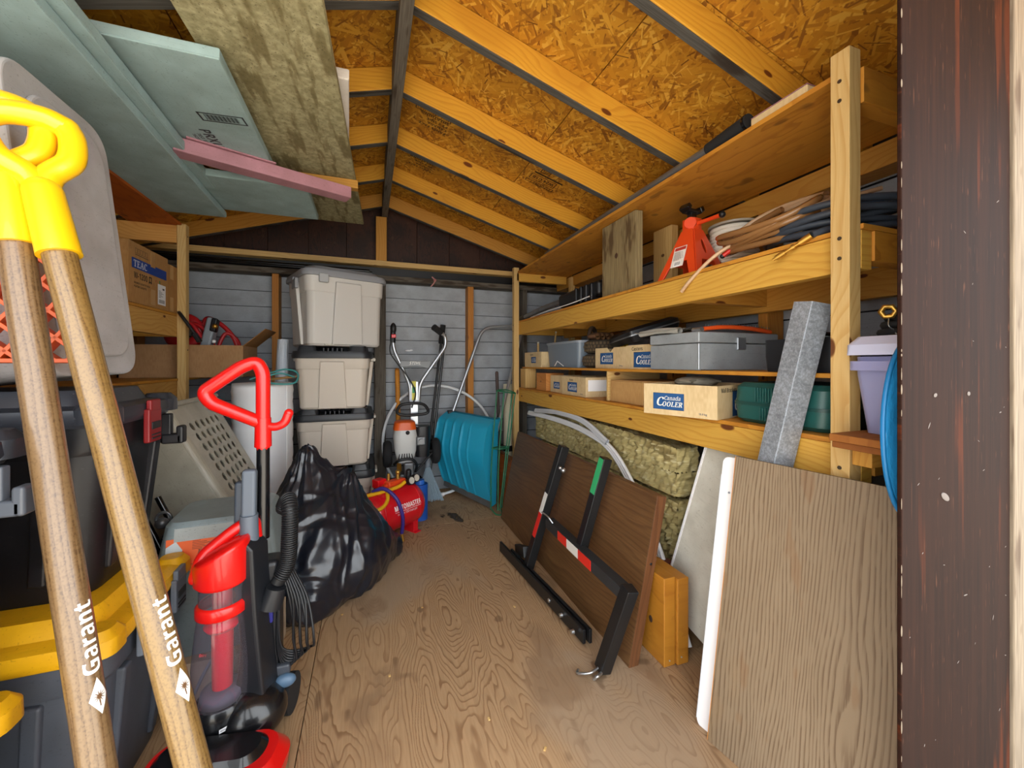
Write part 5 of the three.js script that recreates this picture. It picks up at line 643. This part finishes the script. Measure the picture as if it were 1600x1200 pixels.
{ // white tub lying on its side, orange lattice inside
  const t = thing('tub', 'big pale grey plastic tub standing on its side on the black totes', 'tub'), m = std('#bdbabb', 0.38, { map: dustTex }), x1 = -0.605, x0 = -0.95, d0 = 1.06, d1 = 1.40, y0 = 0.945, y1 = 1.60, r = 0.075;
  const P = (g) => g.rotateY(Math.PI / 2); // outline drawn in (depth, height)
  const prof = [[0, 0.0], [0.012, -0.03]], wall = (xa, xb, inset) => place(plate(rrect(d1 - d0 - 2 * inset, y1 - y0 - 2 * inset, r, d0 + inset, y0 + inset), Math.abs(xb - xa), 0.006), V(xa, 0, 0), V(0, 0, -1), UP, V(1, 0, 0));
  const sh = rrect(d1 - d0, y1 - y0, r, d0, y0); sh.holes.push(rrect(d1 - d0 - 0.016, y1 - y0 - 0.016, r - 0.008, d0 + 0.008, y0 + 0.008, true));
  const hull = new THREE.ExtrudeGeometry(sh, { depth: x1 - x0 - 0.03, bevelEnabled: false, curveSegments: 12 });
  part(t, 'wall', place(hull, V(x0, 0, 0), V(0, 0, -1), UP, V(1, 0, 0).negate().negate()), m); part(t, 'bottom', wall(x1 - 0.045, x1, 0.0), m); part(t, 'foot_ring', wall(x1 - 0.001, x1 + 0.006, 0.045), m); part(t, 'rim_lip', place(plate((() => { const q = rrect(d1 - d0 + 0.03, y1 - y0 + 0.012, r, d0 - 0.015, y0 - 0.001); q.holes.push(rrect(d1 - d0 - 0.01, y1 - y0 - 0.01, r - 0.005, d0 + 0.005, y0 + 0.005, true)); return q; })(), 0.014, 0.003), V(x0 - 0.014, 0, 0), V(0, 0, -1), UP, V(1, 0, 0)), m); done(t); t.rotation.z = 0.115; t.position.y -= 0.012;
  const g = thing('lattice_grid', 'orange plastic lattice panel leaning at the near side of the pale tub', 'lattice'), o = V(-0.70, 0.985, -1.02), X = V(0.97, 0, -0.12).normalize(), Y = V(-0.22, 0.96, -0.04).normalize(), mo = std('#c9541c', 0.5), at = (u, v) => o.clone().addScaledVector(X, u).addScaledVector(Y, v), Wd = 0.175, Ht = 0.30;
  for (const [a, b] of [[[0, 0], [Wd, 0]], [[Wd, 0], [Wd, Ht]], [[Wd, Ht], [0, Ht]], [[0, Ht], [0, 0]]]) part(g, 'frame_bar', beam(at(...a), at(...b), 0.03, 0.008, NEAR.clone().cross(V(0.3, 0.1, 0)).normalize(), 0.001), mo);
  const st = 0.055; for (let k = -7; k < 8; k++) for (const s of [1, -1]) { const P0 = []; for (let i = 0; i <= 40; i++) { const u = Wd * i / 40, v = k * st + s * u * 1.15 + (s < 0 ? Wd * 1.15 : 0); if (v >= 0 && v <= Ht) P0.push([u, v]); } if (P0.length > 4) part(g, 'lattice_bar', beam(at(...P0[0]), at(...P0[P0.length - 1]), 0.030, 0.007, X.clone().multiplyScalar(-s * 0.7).add(Y.clone().multiplyScalar(0.7)), 0.001), mo); } done(g); }
{ // perforated hamper, tipped on its side
  const t = thing('laundry_hamper', 'beige plastic laundry hamper with round holes, tipped against the shelf', 'hamper'), m = std('#b9b4a4', 0.42, { map: dustTex });
  // local frame: Y up the hamper towards its rim, Z out of the holed side, X into the shed
  const Y = V(-0.46, 0.888, 0), Zf = V(0.888, 0.46, 0), X = Y.clone().cross(Zf).normalize(), w = 0.40, d = 0.29, h = 0.476, org = V(-0.587, 0.342, -1.955), P = (g) => place(g, org, X, Y, Zf);
  const holes = []; for (let r = 0; r < 7; r++) for (let c = 0; c < 6; c++) { const p = new THREE.Path(); p.absellipse((c - 2.5) * 0.052, 0.105 + r * 0.045 + (c % 2) * 0.0, 0.0165, 0.0165, 0, Math.PI * 2); holes.push(p); }
  part(t, 'holed_side', P(plate([[-w / 2, 0], [w / 2, 0], [w / 2, h], [-w / 2, h]], 0.005, 0.001, holes, 14).translate(0, 0, d / 2 - 0.005)), m);
  for (const k of [-1, 1]) part(t, 'corner', P(new THREE.CylinderGeometry(0.022, 0.022, h, 16, 1, true, k > 0 ? 0 : -Math.PI / 2, Math.PI / 2).translate(k * w / 2, h / 2, d / 2 - 0.022)), m);
  for (const k of [-1, 1]) part(t, 'side', P(bxc(0.005, h, d - 0.022, 0.001).translate(k * (w / 2 + 0.0195), h / 2, -0.011)), m); part(t, 'side', P(bxc(w + 0.04, h, 0.005, 0.001).translate(0, h / 2, -d / 2)), m); part(t, 'base', P(bxc(w + 0.03, 0.006, d - 0.01, 0.002).translate(0, 0.003, 0)), m);
  const q = rrect(w + 0.085, d + 0.045, 0.03); q.holes.push(rrect(w + 0.03, d - 0.012, 0.02, -(w + 0.03) / 2, -(d - 0.012) / 2, true)); part(t, 'rim', P(plate(q, 0.016, 0.004).rotateX(-Math.PI / 2).translate(0, h - 0.012, 0)), m); part(t, 'handle_slot', P(bxc(0.11, 0.006, 0.016, 0.002).translate(0.02, h + 0.0045, d / 2 + 0.006)), M.black); done(t); }
{ const t = thing('hand_truck', 'black folding hand truck lying in the dark under the hamper', 'hand truck'); part(t, 'rail', rod(V(-0.71, 0.53, -1.62), V(-0.62, 0.36, -1.58), 0.009), M.blackGloss); part(t, 'rail', rod(V(-0.67, 0.53, -1.66), V(-0.585, 0.36, -1.63), 0.009), M.blackGloss); part(t, 'bracket', mg(rod(V(-0.66, 0.46, -1.62), V(-0.61, 0.45, -1.63), 0.012), ball(V(-0.635, 0.46, -1.60), 0.018), new THREE.TorusGeometry(0.02, 0.005, 8, 18).translate(-0.63, 0.475, -1.6)), M.dullSteel); part(t, 'frame_foot', rod(V(-0.62, 0.36, -1.58), V(-0.60, 0.0, -1.60), 0.009), M.blackGloss);
  const c = V(-0.545, 0.337, -1.69), w = part(t, 'wheel', new THREE.TorusGeometry(0.092, 0.034, 14, 40).rotateY(0.25).translate(c.x, c.y, c.z), M.rubber), l = []; for (let i = 0; i < 44; i++) for (const k of [-1, 1]) l.push(bxc(0.010, 0.013, 0.022, 0.002).translate(0, 0.124, k * 0.013).rotateZ((i + k * 0.25) / 44 * 6.2832).rotateY(0.25).translate(c.x, c.y, c.z)); const tr = part(w, 'tread', mg(l), M.rubber); tr.userData.kind = 'stuff'; part(w, 'hub', rod(V(c.x - 0.008, c.y, c.z - 0.03), V(c.x + 0.008, c.y, c.z + 0.03), 0.05), M.greyPl); part(t, 'axle_post', rod(V(c.x, c.y, c.z), V(-0.535, 0, -1.69), 0.012), M.blackGloss); done(t); }
{ const t = thing('metal_bin', 'grey galvanised box with orange sticker and handle strap behind the vacuum', 'bin'), m = std('#8b9698', 0.4, { metalness: 0.35, map: dustTex }), s = std('#93a2a6', 0.35, { map: dustTex }), y0 = 0.135;
  part(t, 'body', loft([[0.33, 0.26, 0, 0.02], [0.34, 0.27, 0.205, 0.025]], 5), m); part(t, 'lid', loft([[0.355, 0.285, 0.205, 0.03], [0.355, 0.285, 0.225, 0.035], [0.31, 0.24, 0.345, 0.04], [0.29, 0.22, 0.355, 0.04]], 6), s);
  const n = V(0, 0.045, 0.12).normalize(), n2 = V(0, 0.12, -0.023).normalize(); n.set(0, 0.19, 0.98).normalize();
  printOn(t, 'orange_sticker', ink(400, 256, (g) => { g.fillStyle = '#ef6a32'; g.fillRect(0, 0, 400, 256); g.fillStyle = '#7a3a22'; for (let i = 0; i < 6; i++) g.fillRect(190, 30 + i * 12, 60 + (i * 47) % 110, 4); g.font = 'italic bold 70px serif'; g.fillText('Fra', 220, 150); for (let i = 0; i < 4; i++) g.fillRect(60, 190 + i * 14, 90 + (i * 61) % 120, 4); g.fillStyle = '#c9d3d6'; g.beginPath(); g.moveTo(0, 60); g.lineTo(70, 20); g.lineTo(120, 90); g.lineTo(112, 160); g.lineTo(84, 170); g.lineTo(40, 120); g.lineTo(0, 110); g.fill(); }), 0.15, 0.085, V(-0.065, 0.275, 0.1348), V(0, 0.19, 0.98), UP);
  part(t, 'label_strip', beam(V(-0.12, 0.325, 0.1245), V(0.06, 0.325, 0.1245), 0.0012, 0.034, V(0, 0.98, -0.19), 0.0004), std('#b4bab8', 0.5, { map: dustTex })); part(t, 'strap', tube([V(0.1, 0.36, -0.05), V(0.115, 0.362, 0.10), V(0.09, 0.30, 0.135), V(0.08, 0.23, 0.15)], 0.012, 40, 8), std('#717c80', 0.5)); part(t, 'latch', bxc(0.045, 0.06, 0.03, 0.006).translate(-0.165, 0.19, 0.13), std('#596068', 0.45)); part(t, 'cable', tube([V(0.03, 0.11, 0.15), V(0.02, 0.04, 0.165), V(-0.03, -0.04, 0.17), V(-0.06, -0.1, 0.16)], 0.005, 30, 7), M.greyPl);
  t.position.set(-0.43, y0, -1.52); t.rotation.y = 0.06; t.scale.set(0.86, 1.08, 0.95);
  const c = thing('carton', 'low beige carton on the floor carrying the galvanised box', 'box'), mm = std('#b9a894', 0.8, { map: cardTex }); for (const [n2, b] of [['side_panel', [-0.53, -0.285, 0, 0.134, 1.36, 1.365]], ['side_panel', [-0.53, -0.285, 0, 0.134, 1.63, 1.635]], ['end_panel', [-0.29, -0.285, 0, 0.134, 1.365, 1.63]], ['end_panel', [-0.53, -0.525, 0, 0.134, 1.365, 1.63]], ['top_flap', [-0.525, -0.29, 0.129, 0.134, 1.365, 1.497]], ['top_flap', [-0.525, -0.29, 0.129, 0.134, 1.498, 1.63]]]) part(c, n2, bx(...b, 0.001), mm); done(c); }
{ // black rubbish bag
  const t = thing('rubbish_bag', 'large full black plastic rubbish bag slumped on the floor behind the vacuum', 'bag'), C = V(-0.20, 0.14, -1.94);
  const caps = [[V(-0.24, 0.18, -1.95), 0.215, V(-0.255, 0.54, -1.95), 0.045], [V(-0.13, 0.15, -1.98), 0.20, V(-0.11, 0.42, -1.97), 0.03], [V(-0.12, 0.12, -2.02), 0.17, V(0.085, 0.05, -2.12), 0.065], [V(-0.22, 0.13, -1.85), 0.17, V(-0.235, 0.07, -1.73), 0.10], [V(-0.28, 0.15, -1.95), 0.2, V(-0.40, 0.22, -2.0), 0.14]];
  const sd = (p) => { let s = 0; for (const [a, ra, b, rb] of caps) { const d = b.clone().sub(a), k = clamp(p.clone().sub(a).dot(d) / d.lengthSq()), q = p.distanceTo(a.clone().addScaledVector(d, k)) - mix(ra, rb, k); s += Math.exp(-q * 22); } return -Math.log(s) / 22; };
  const g0 = new THREE.SphereGeometry(1, 320, 200), p = g0.attributes.position, d = V(0, 0, 0), peaks = [V(-0.255, 0.6, -1.95), V(-0.11, 0.45, -1.97), V(0.12, 0.04, -2.14)];
  for (let i = 0; i < p.count; i++) { d.fromBufferAttribute(p, i).normalize(); let a = 0, b = 1; for (let k = 0; k < 16; k++) { const c = (a + b) / 2; sd(C.clone().addScaledVector(d, c)) < 0 ? (a = c) : (b = c); }
    const q = C.clone().addScaledVector(d, a); let f = 0; for (const [j, pk] of peaks.entries()) { const v = q.clone().sub(pk), L = v.length(), an = Math.atan2(v.z + v.y * 0.3, v.x - v.y * 0.2), r = Math.abs(((an * (5 + j) + 1.6 * Math.sin(L * 9 + j)) / 3.1416) % 1) * 2 - 1; f += Math.abs(r) * Math.exp(-L * 4.0) * 0.022; }
    const w = (a, b) => { const k = vn(a, b, 999, 999, 5) - 0.5; return Math.sqrt(k * k + 0.0012); }, cr = w(q.x * 6 + q.y * 3.5 + 20 + 0.6 * vn(q.x * 5 + 9, q.y * 5 + 9, 99, 99, 2), q.z * 4 + q.y * 2 + 20), c2 = w(q.x * 11 - q.y * 5 + 40, q.y * 9 + q.z * 9 + 20); const c3 = w(q.x * 26 + q.y * 6 + 60 + 1.2 * vn(q.x * 9 + 9, q.y * 9 + 9, 99, 99, 4), q.y * 7 - q.x * 9 + q.z * 14 + 60), c4 = w(q.x * 9 + q.z * 34 - q.y * 12 + 80, q.y * 10 + q.x * 8 + 40); q.addScaledVector(d, f - cr * 0.10 - c2 * 0.045 - c3 * 0.026 - c4 * 0.020 + 0.03); q.y = Math.max(0.002, q.y); p.setXYZ(i, q.x, q.y, q.z); }
  let g = g0.clone(); g.deleteAttribute('uv'); g.deleteAttribute('normal'); g = mergeVertices(g, 1e-5); g.computeVertexNormals(); part(t, 'bag', uvm(g), phy('#181c26', 0.3, { clearcoat: 0.4, clearcoatRoughness: 0.15 }));
  part(t, 'torn_flap', new THREE.ConeGeometry(0.05, 0.05, 9, 3, true).rotateX(2.6).rotateZ(0.7).translate(-0.10, 0.455, -1.95), phy('#1a1e26', 0.3)); done(t); }
{ // upright vacuum cleaner
  const t = thing('vacuum_cleaner', 'red and black upright bagless vacuum cleaner with red triangular handle', 'vacuum'), dk = std('#1b1d22', 0.38), B = (x, y, d) => V(x, y, -d), red = phy('#d81512', 0.28, { clearcoat: 0.3 });
  const px = -0.275, pd = 1.26;
  part(t, 'pole', rod(B(px, 0.50, pd), B(px, 0.80, pd), 0.016), M.blackGloss);
  part(t, 'handle', mg(pipe([B(px, 0.75, pd), B(px, 0.955, pd), B(px - 0.015, 0.985, pd), B(px - 0.05, 0.972, pd), B(-0.412, 0.905, pd - 0.0), B(-0.395, 0.875, pd), B(px, 0.815, pd)], 0.0175, 0.045, 14), rod(B(px, 0.752, pd), B(px, 0.83, pd), 0.021, 0.0195, 18)), red); part(t, 'cord_hook', mg(tube([B(px, 0.81, pd), B(px + 0.03, 0.805, pd - 0.005), B(px + 0.052, 0.815, pd - 0.008), B(px + 0.064, 0.842, pd - 0.008)], 0.0115, 30, 10), ball(B(px + 0.064, 0.842, pd - 0.008), 0.0118)), red);
  part(t, 'crevice_tool', mg(beam(B(-0.30, 0.555, pd - 0.035), B(-0.298, 0.70, pd - 0.035), 0.034, 0.026, NEAR, 0.008), rod(B(-0.30, 0.46, pd - 0.03), B(-0.30, 0.58, pd - 0.035), 0.024, 0.021, 20)), std('#5d6672', 0.4)); part(t, 'tool_holder', mg(beam(B(-0.327, 0.545, pd - 0.01), B(-0.325, 0.665, pd - 0.01), 0.024, 0.03, NEAR, 0.008), rod(B(-0.30, 0.455, pd - 0.03), B(-0.30, 0.49, pd - 0.03), 0.028)), std('#414a56', 0.45));
  const spine = new THREE.Shape(); spine.moveTo(-0.05, 0.07); spine.lineTo(0.05, 0.07); spine.bezierCurveTo(0.035, 0.2, 0.025, 0.3, 0.02, 0.40); spine.lineTo(0.015, 0.50); spine.lineTo(-0.02, 0.535); spine.lineTo(-0.035, 0.50); spine.bezierCurveTo(-0.045, 0.38, 0.0, 0.28, -0.03, 0.16); spine.lineTo(-0.05, 0.07);
  part(t, 'spine', plate(spine, 0.07, 0.008, [], 16).rotateY(-0.35).translate(-0.272, 0, -pd + 0.01), dk); part(t, 'back_housing', mg(bx(-0.285, -0.232, 0.10, 0.44, pd - 0.02, pd + 0.05, 0.015), rod(B(-0.25, 0.33, pd - 0.04), B(-0.235, 0.38, pd - 0.04), 0.03, 0.024, 18)), dk); part(t, 'blue_filter', bx(-0.262, -0.245, 0.28, 0.34, pd - 0.035, pd - 0.022, 0.004), std('#2a2a78', 0.4));
  const hose = [B(-0.232, 0.565, pd + 0.02), B(-0.215, 0.60, pd), B(-0.205, 0.58, pd - 0.03), B(-0.205, 0.50, pd - 0.035), B(-0.212, 0.43, pd - 0.03), B(-0.235, 0.385, pd - 0.03)]; part(t, 'hose', tube(hose, 0.018, 60, 12), M.black); { const c = new THREE.CatmullRomCurve3(hose, false, 'centripetal'), l = []; for (let i = 2; i < 46; i++) { const k = i / 48, a = c.getPointAt(k), q = new THREE.Quaternion().setFromUnitVectors(V(0, 0, 1), c.getTangentAt(k)); l.push(new THREE.TorusGeometry(0.0185, 0.0026, 5, 16).applyQuaternion(q).translate(a.x, a.y, a.z)); } const r = part(t, 'hose_ridges', mg(l), M.black); r.userData.kind = 'stuff'; }
  const cx = -0.353, cd = 1.205, L = (prof) => lathe(prof.map(([r, y]) => [r, y < 0.11 ? y : 0.11 + (y - 0.11) * 1.07]), 40).translate(cx, 0, -cd), clear = phy('#dcd8e4', 0.08, { transmission: 0.95, thickness: 0 });
  part(t, 'dust_cup', L([[0.054, 0.125], [0.064, 0.14], [0.065, 0.22], [0.057, 0.30], [0.052, 0.335]]), clear, 'clear plastic dust cup'); part(t, 'dust_cup', L([[0.050, 0.355], [0.049, 0.405]]), phy('#c4bfcc', 0.12, { transmission: 0.9 })); part(t, 'ring', L([[0.049, 0.33], [0.057, 0.335], [0.057, 0.355], [0.050, 0.362], [0.046, 0.36]]), red); part(t, 'core', L([[0, 0.15], [0.022, 0.15], [0.024, 0.30], [0.034, 0.295], [0.04, 0.305], [0.028, 0.318], [0.022, 0.325], [0.021, 0.40], [0, 0.40]]), std('#f02038', 0.35)); part(t, 'dust', L([[0, 0.128], [0.05, 0.13], [0.046, 0.15], [0.03, 0.157], [0, 0.152]]), std('#6b6670', 0.95));
  { const g = L([[0.053, 0.402], [0.060, 0.41], [0.061, 0.448], [0.056, 0.458], [0.03, 0.464], [0, 0.466]]), p = g.attributes.position; for (let i = 0; i < p.count; i++) if (p.getY(i) > 0.44) p.setY(i, p.getY(i) + Math.max(0, p.getX(i) - cx + 0.055) * 0.5); g.computeVertexNormals(); part(t, 'cup_lid', g, red); } part(t, 'cup_handle', pipe([B(cx - 0.054, 0.445, cd - 0.012), B(cx - 0.045, 0.495, cd), B(cx + 0.02, 0.545, cd + 0.02), B(cx + 0.062, 0.565, cd + 0.035), B(cx + 0.068, 0.49, cd + 0.04)], 0.0145, 0.03), red); part(t, 'cup_base', L([[0.0, 0.05], [0.062, 0.055], [0.064, 0.10], [0.058, 0.128], [0.05, 0.13]]), M.blackGloss); printOn(t, 'info_label', ink(256, 48, (g) => { g.fillStyle = '#d9dade'; g.fillRect(0, 0, 256, 48); g.fillStyle = '#303038'; g.font = 'bold 30px sans-serif'; g.fillText('WindTunnel 2', 12, 36, 232); }), 0.05, 0.0095, V(cx + 0.035, 0.092, -cd + 0.056), V(0.45, 0, 0.9), UP); printOn(t, 'lettering', ink(128, 48, (g) => { g.fillStyle = '#d2303a'; g.font = 'italic bold 40px sans-serif'; g.fillText('Dirt', 6, 40, 110); }), 0.03, 0.012, V(cx - 0.02, 0.278, -cd + 0.0565), V(-0.25, 0, 0.96), UP, { alpha: true });
  part(t, 'floor_head', loft([[0.30, 0.15, 0.012, 0.05], [0.31, 0.16, 0.045, 0.055], [0.27, 0.12, 0.075, 0.05]], 6).rotateY(-0.2).translate(-0.34, 0, -1.09), red); part(t, 'head_cover', loft([[0.25, 0.10, 0.07, 0.045], [0.21, 0.07, 0.088, 0.035]], 6).rotateY(-0.2).translate(-0.345, 0, -1.10), M.blackGloss); part(t, 'motor_housing', ball(V(-0.285, 0.075, -1.20), 0.07, 1.15, 0.95, 1.0, 26), M.blackGloss); part(t, 'wheel', rod(B(-0.225, 0.05, 1.27), B(-0.20, 0.05, 1.265), 0.05, 0.05, 26), M.rubber); part(t, 'wheel', rod(B(-0.43, 0.03, 1.2), B(-0.41, 0.03, 1.2), 0.03, 0.03, 20), M.rubber); part(t, 'pedal', ball(V(-0.215, 0.118, -1.225), 0.022, 1.2, 0.8, 0.7), std('#4f6a84', 0.4));
  for (let i = 0; i < 7; i++) { const a = i * 0.006; part(t, 'power_cord', tube([B(-0.222 + a * 0.5, 0.40, pd - 0.025 + a), B(-0.205 + a * 1.2, 0.33, pd - 0.03), B(-0.196 + a * 1.5 - 0.01 * (i % 2), 0.22, pd - 0.02 - a), B(-0.20 + a * 1.3, 0.15 + a, pd - 0.02), B(-0.222 + a * 0.6, 0.145 + a, pd - 0.015), B(-0.236 + a * 0.3, 0.2, pd - 0.02), B(-0.232, 0.36, pd - 0.022)], 0.0034, 60, 6), M.black); } part(t, 'cord_hook', bx(-0.25, -0.205, 0.125, 0.155, pd - 0.03, pd + 0.0, 0.006), std('#3f444c', 0.45)); done(t); }

// ---------- the two shovels in front
function shovel(label, foot, top, bar, m) {
  const t = thing('shovel', label, 'shovel', undefined, foot.toArray()), Lt = foot.distanceTo(top), r = 0.0225;
  const Y = top.clone().sub(foot).normalize(), X = bar.clone().addScaledVector(Y, -bar.dot(Y)).normalize(), Z = X.clone().cross(Y); t.quaternion.setFromRotationMatrix(new THREE.Matrix4().makeBasis(X, Y, Z));
  part(t, 'shaft', uvm(rod(V(0, 0.22, 0), V(0, Lt - 0.06, 0), r, r, 28), 1), m);
  const yel = phy('#f4bf10', 0.3, { clearcoat: 0.3 });
  part(t, 'grip', mg(rod(V(0, Lt - 0.12, 0), V(0, Lt, 0), 0.029, 0.0265, 28), ball(V(0, Lt, 0), 0.0265), tube([V(0, Lt - 0.01, 0), V(0.012, Lt + 0.03, 0), V(0.044, Lt + 0.065, 0), V(0.054, Lt + 0.11, 0), V(0.050, Lt + 0.135, 0)], 0.0195, 40, 14), tube([V(0, Lt - 0.01, 0), V(-0.012, Lt + 0.03, 0), V(-0.044, Lt + 0.065, 0), V(-0.054, Lt + 0.11, 0), V(-0.050, Lt + 0.135, 0)], 0.0195, 40, 14), tube([V(-0.05, Lt + 0.134, 0), V(-0.025, Lt + 0.148, 0), V(0.025, Lt + 0.148, 0), V(0.05, Lt + 0.134, 0)], 0.020, 30, 14), ball(V(0.05, Lt + 0.134, 0), 0.020), ball(V(-0.05, Lt + 0.134, 0), 0.020)), yel);
  part(t, 'socket', rod(V(0, 0.14, 0), V(0, 0.26, 0), 0.0262, 0.0255, 20), M.dullSteel); { const w = 0.11, N = 16, P = [], I = []; for (const s of [0, 1]) for (let j = 0; j <= N; j++) for (let i = 0; i <= N; i++) { const u = i / N * 2 - 1, k = j / N, hw = w * (k < 0.25 ? Math.sqrt(k * 4) * 0.9 + 0.1 : 1) * (k > 0.9 ? 0.98 : 1); P.push(u * hw, 0.005 + k * 0.20, 0.03 * u * u + (s ? 0.003 : 0)); } const S = (N + 1) * (N + 1); for (const s of [0, 1]) for (let j = 0; j < N; j++) for (let i = 0; i < N; i++) { const a = s * S + j * (N + 1) + i, b = a + N + 1; I.push(a, a + 1, b, a + 1, b + 1, b); } const g = new THREE.BufferGeometry(); g.setAttribute('position', new THREE.Float32BufferAttribute(P, 3)); g.setIndex(I); g.computeVertexNormals(); part(t, 'blade', uvm(g), M.dullSteel); }
  // white print wrapped round the shaft, on the side seen from the doorway
  const toCam = V(0.10, EYE, 0.1).sub(foot.clone().lerp(top, 0.42)), a0 = Math.atan2(toCam.dot(X), toCam.dot(Z)) + 0.62, g = new THREE.CylinderGeometry(r + 0.0004, r + 0.0004, 0.235, 20, 1, true, a0 - 0.62, 1.24).translate(0, Lt * 0.405, 0);
  part(t, 'printed_mark', g, std('#ffffff', 0.5, { map: shovelInk, transparent: true })); return t;
}
const shovelInk = ink(128, 1024, (g) => { g.clearRect(0, 0, 128, 1024); g.save(); g.translate(104, 742); g.rotate(-Math.PI / 2); g.fillStyle = '#f2f1ee'; g.font = 'bold 150px sans-serif'; g.fillText('Garant', 0, 0, 700); g.restore(); g.fillStyle = '#f2f1ee'; g.beginPath(); g.moveTo(64, 768); g.lineTo(124, 900); g.lineTo(64, 1016); g.lineTo(4, 900); g.fill(); g.fillStyle = '#6a4a2c'; g.beginPath(); for (let i = 0; i < 22; i++) { const a = i / 22 * 6.2832, r = i % 2 ? 14 : 44; g.lineTo(64 + r * Math.cos(a), 896 + r * Math.sin(a)); } g.fill(); g.fillRect(60, 896, 8, 64); });
shovel('shovel with yellow D grip on the left, its brown shaft cut by the picture edge', V(-0.338, 0.005, -0.765), V(-0.597, 1.30, -0.95), V(0.085, -0.05, -0.03), phy('#b6aa9e', 0.4, { map: ashTex, clearcoat: 0.7, clearcoatRoughness: 0.16 }));
shovel('shovel with yellow D grip on the right, its golden shaft crossing the black tote', V(-0.186, 0.005, -0.745), V(-0.545, 1.285, -0.945), V(0.09, -0.065, -0.02), phy('#c2b48c', 0.4, { map: ashTex, clearcoat: 0.7, clearcoatRoughness: 0.16 }));

// ---------- mill stamps on the sheathing
{ const c = scene.getObjectByName('ceiling'), stamp = (s) => ink(256, 256, (g) => { g.clearRect(0, 0, 256, 256); g.strokeStyle = g.fillStyle = '#3a2410'; g.lineWidth = 5; if (s) { g.strokeRect(30, 8, 196, 30); g.font = 'bold 26px sans-serif'; g.fillText('EXPOSURE 1', 44, 32, 170); g.strokeRect(40, 56, 176, 60); g.font = 'bold 44px sans-serif'; g.fillText('W24 OSB', 52, 102, 150); g.fillRect(10, 132, 200, 16); g.strokeRect(120, 164, 60, 34); g.font = '24px sans-serif'; g.fillText('090', 128, 190); g.strokeRect(30, 210, 180, 40); g.font = 'bold 30px sans-serif'; g.fillText('CSA 0325', 40, 242, 160); } else { g.font = 'bold 32px sans-serif'; ['PANEL FACE', 'CANADA', 'PS 2 SIDE', 'SHEATHING'].forEach((q, i) => g.fillText(q, 20, 40 + i * 38, 220)); g.strokeRect(14, 156, 220, 36); g.font = '26px sans-serif'; g.fillText('MILL 437  7/16', 24, 184, 200); g.fillRect(10, 206, 190, 6); g.fillText('24/16 SPAN', 24, 240, 190); } });
  const A = stamp(0), Bt = stamp(1), dir = V(Math.cos(SL), -Math.sin(SL), 0), nr = V(-Math.sin(SL), -Math.cos(SL), 0);
  for (const [a, D, tx, w, rot] of [[0.18, 1.88, A, 0.19, 0], [0.17, 2.30, A, 0.19, 0], [0.50, 2.70, A, 0.19, 0], [0.80, 1.90, Bt, 0.21, 0], [1.0, 2.30, Bt, 0.18, 0]]) printOn(c, 'mill_stamp', tx, w, w, V(RIDGE, 2.185, -D).addScaledVector(dir, a).addScaledVector(nr, 0.0012), nr, V(0, 0, -1), { alpha: true });
}
renderer.render(scene, camera);
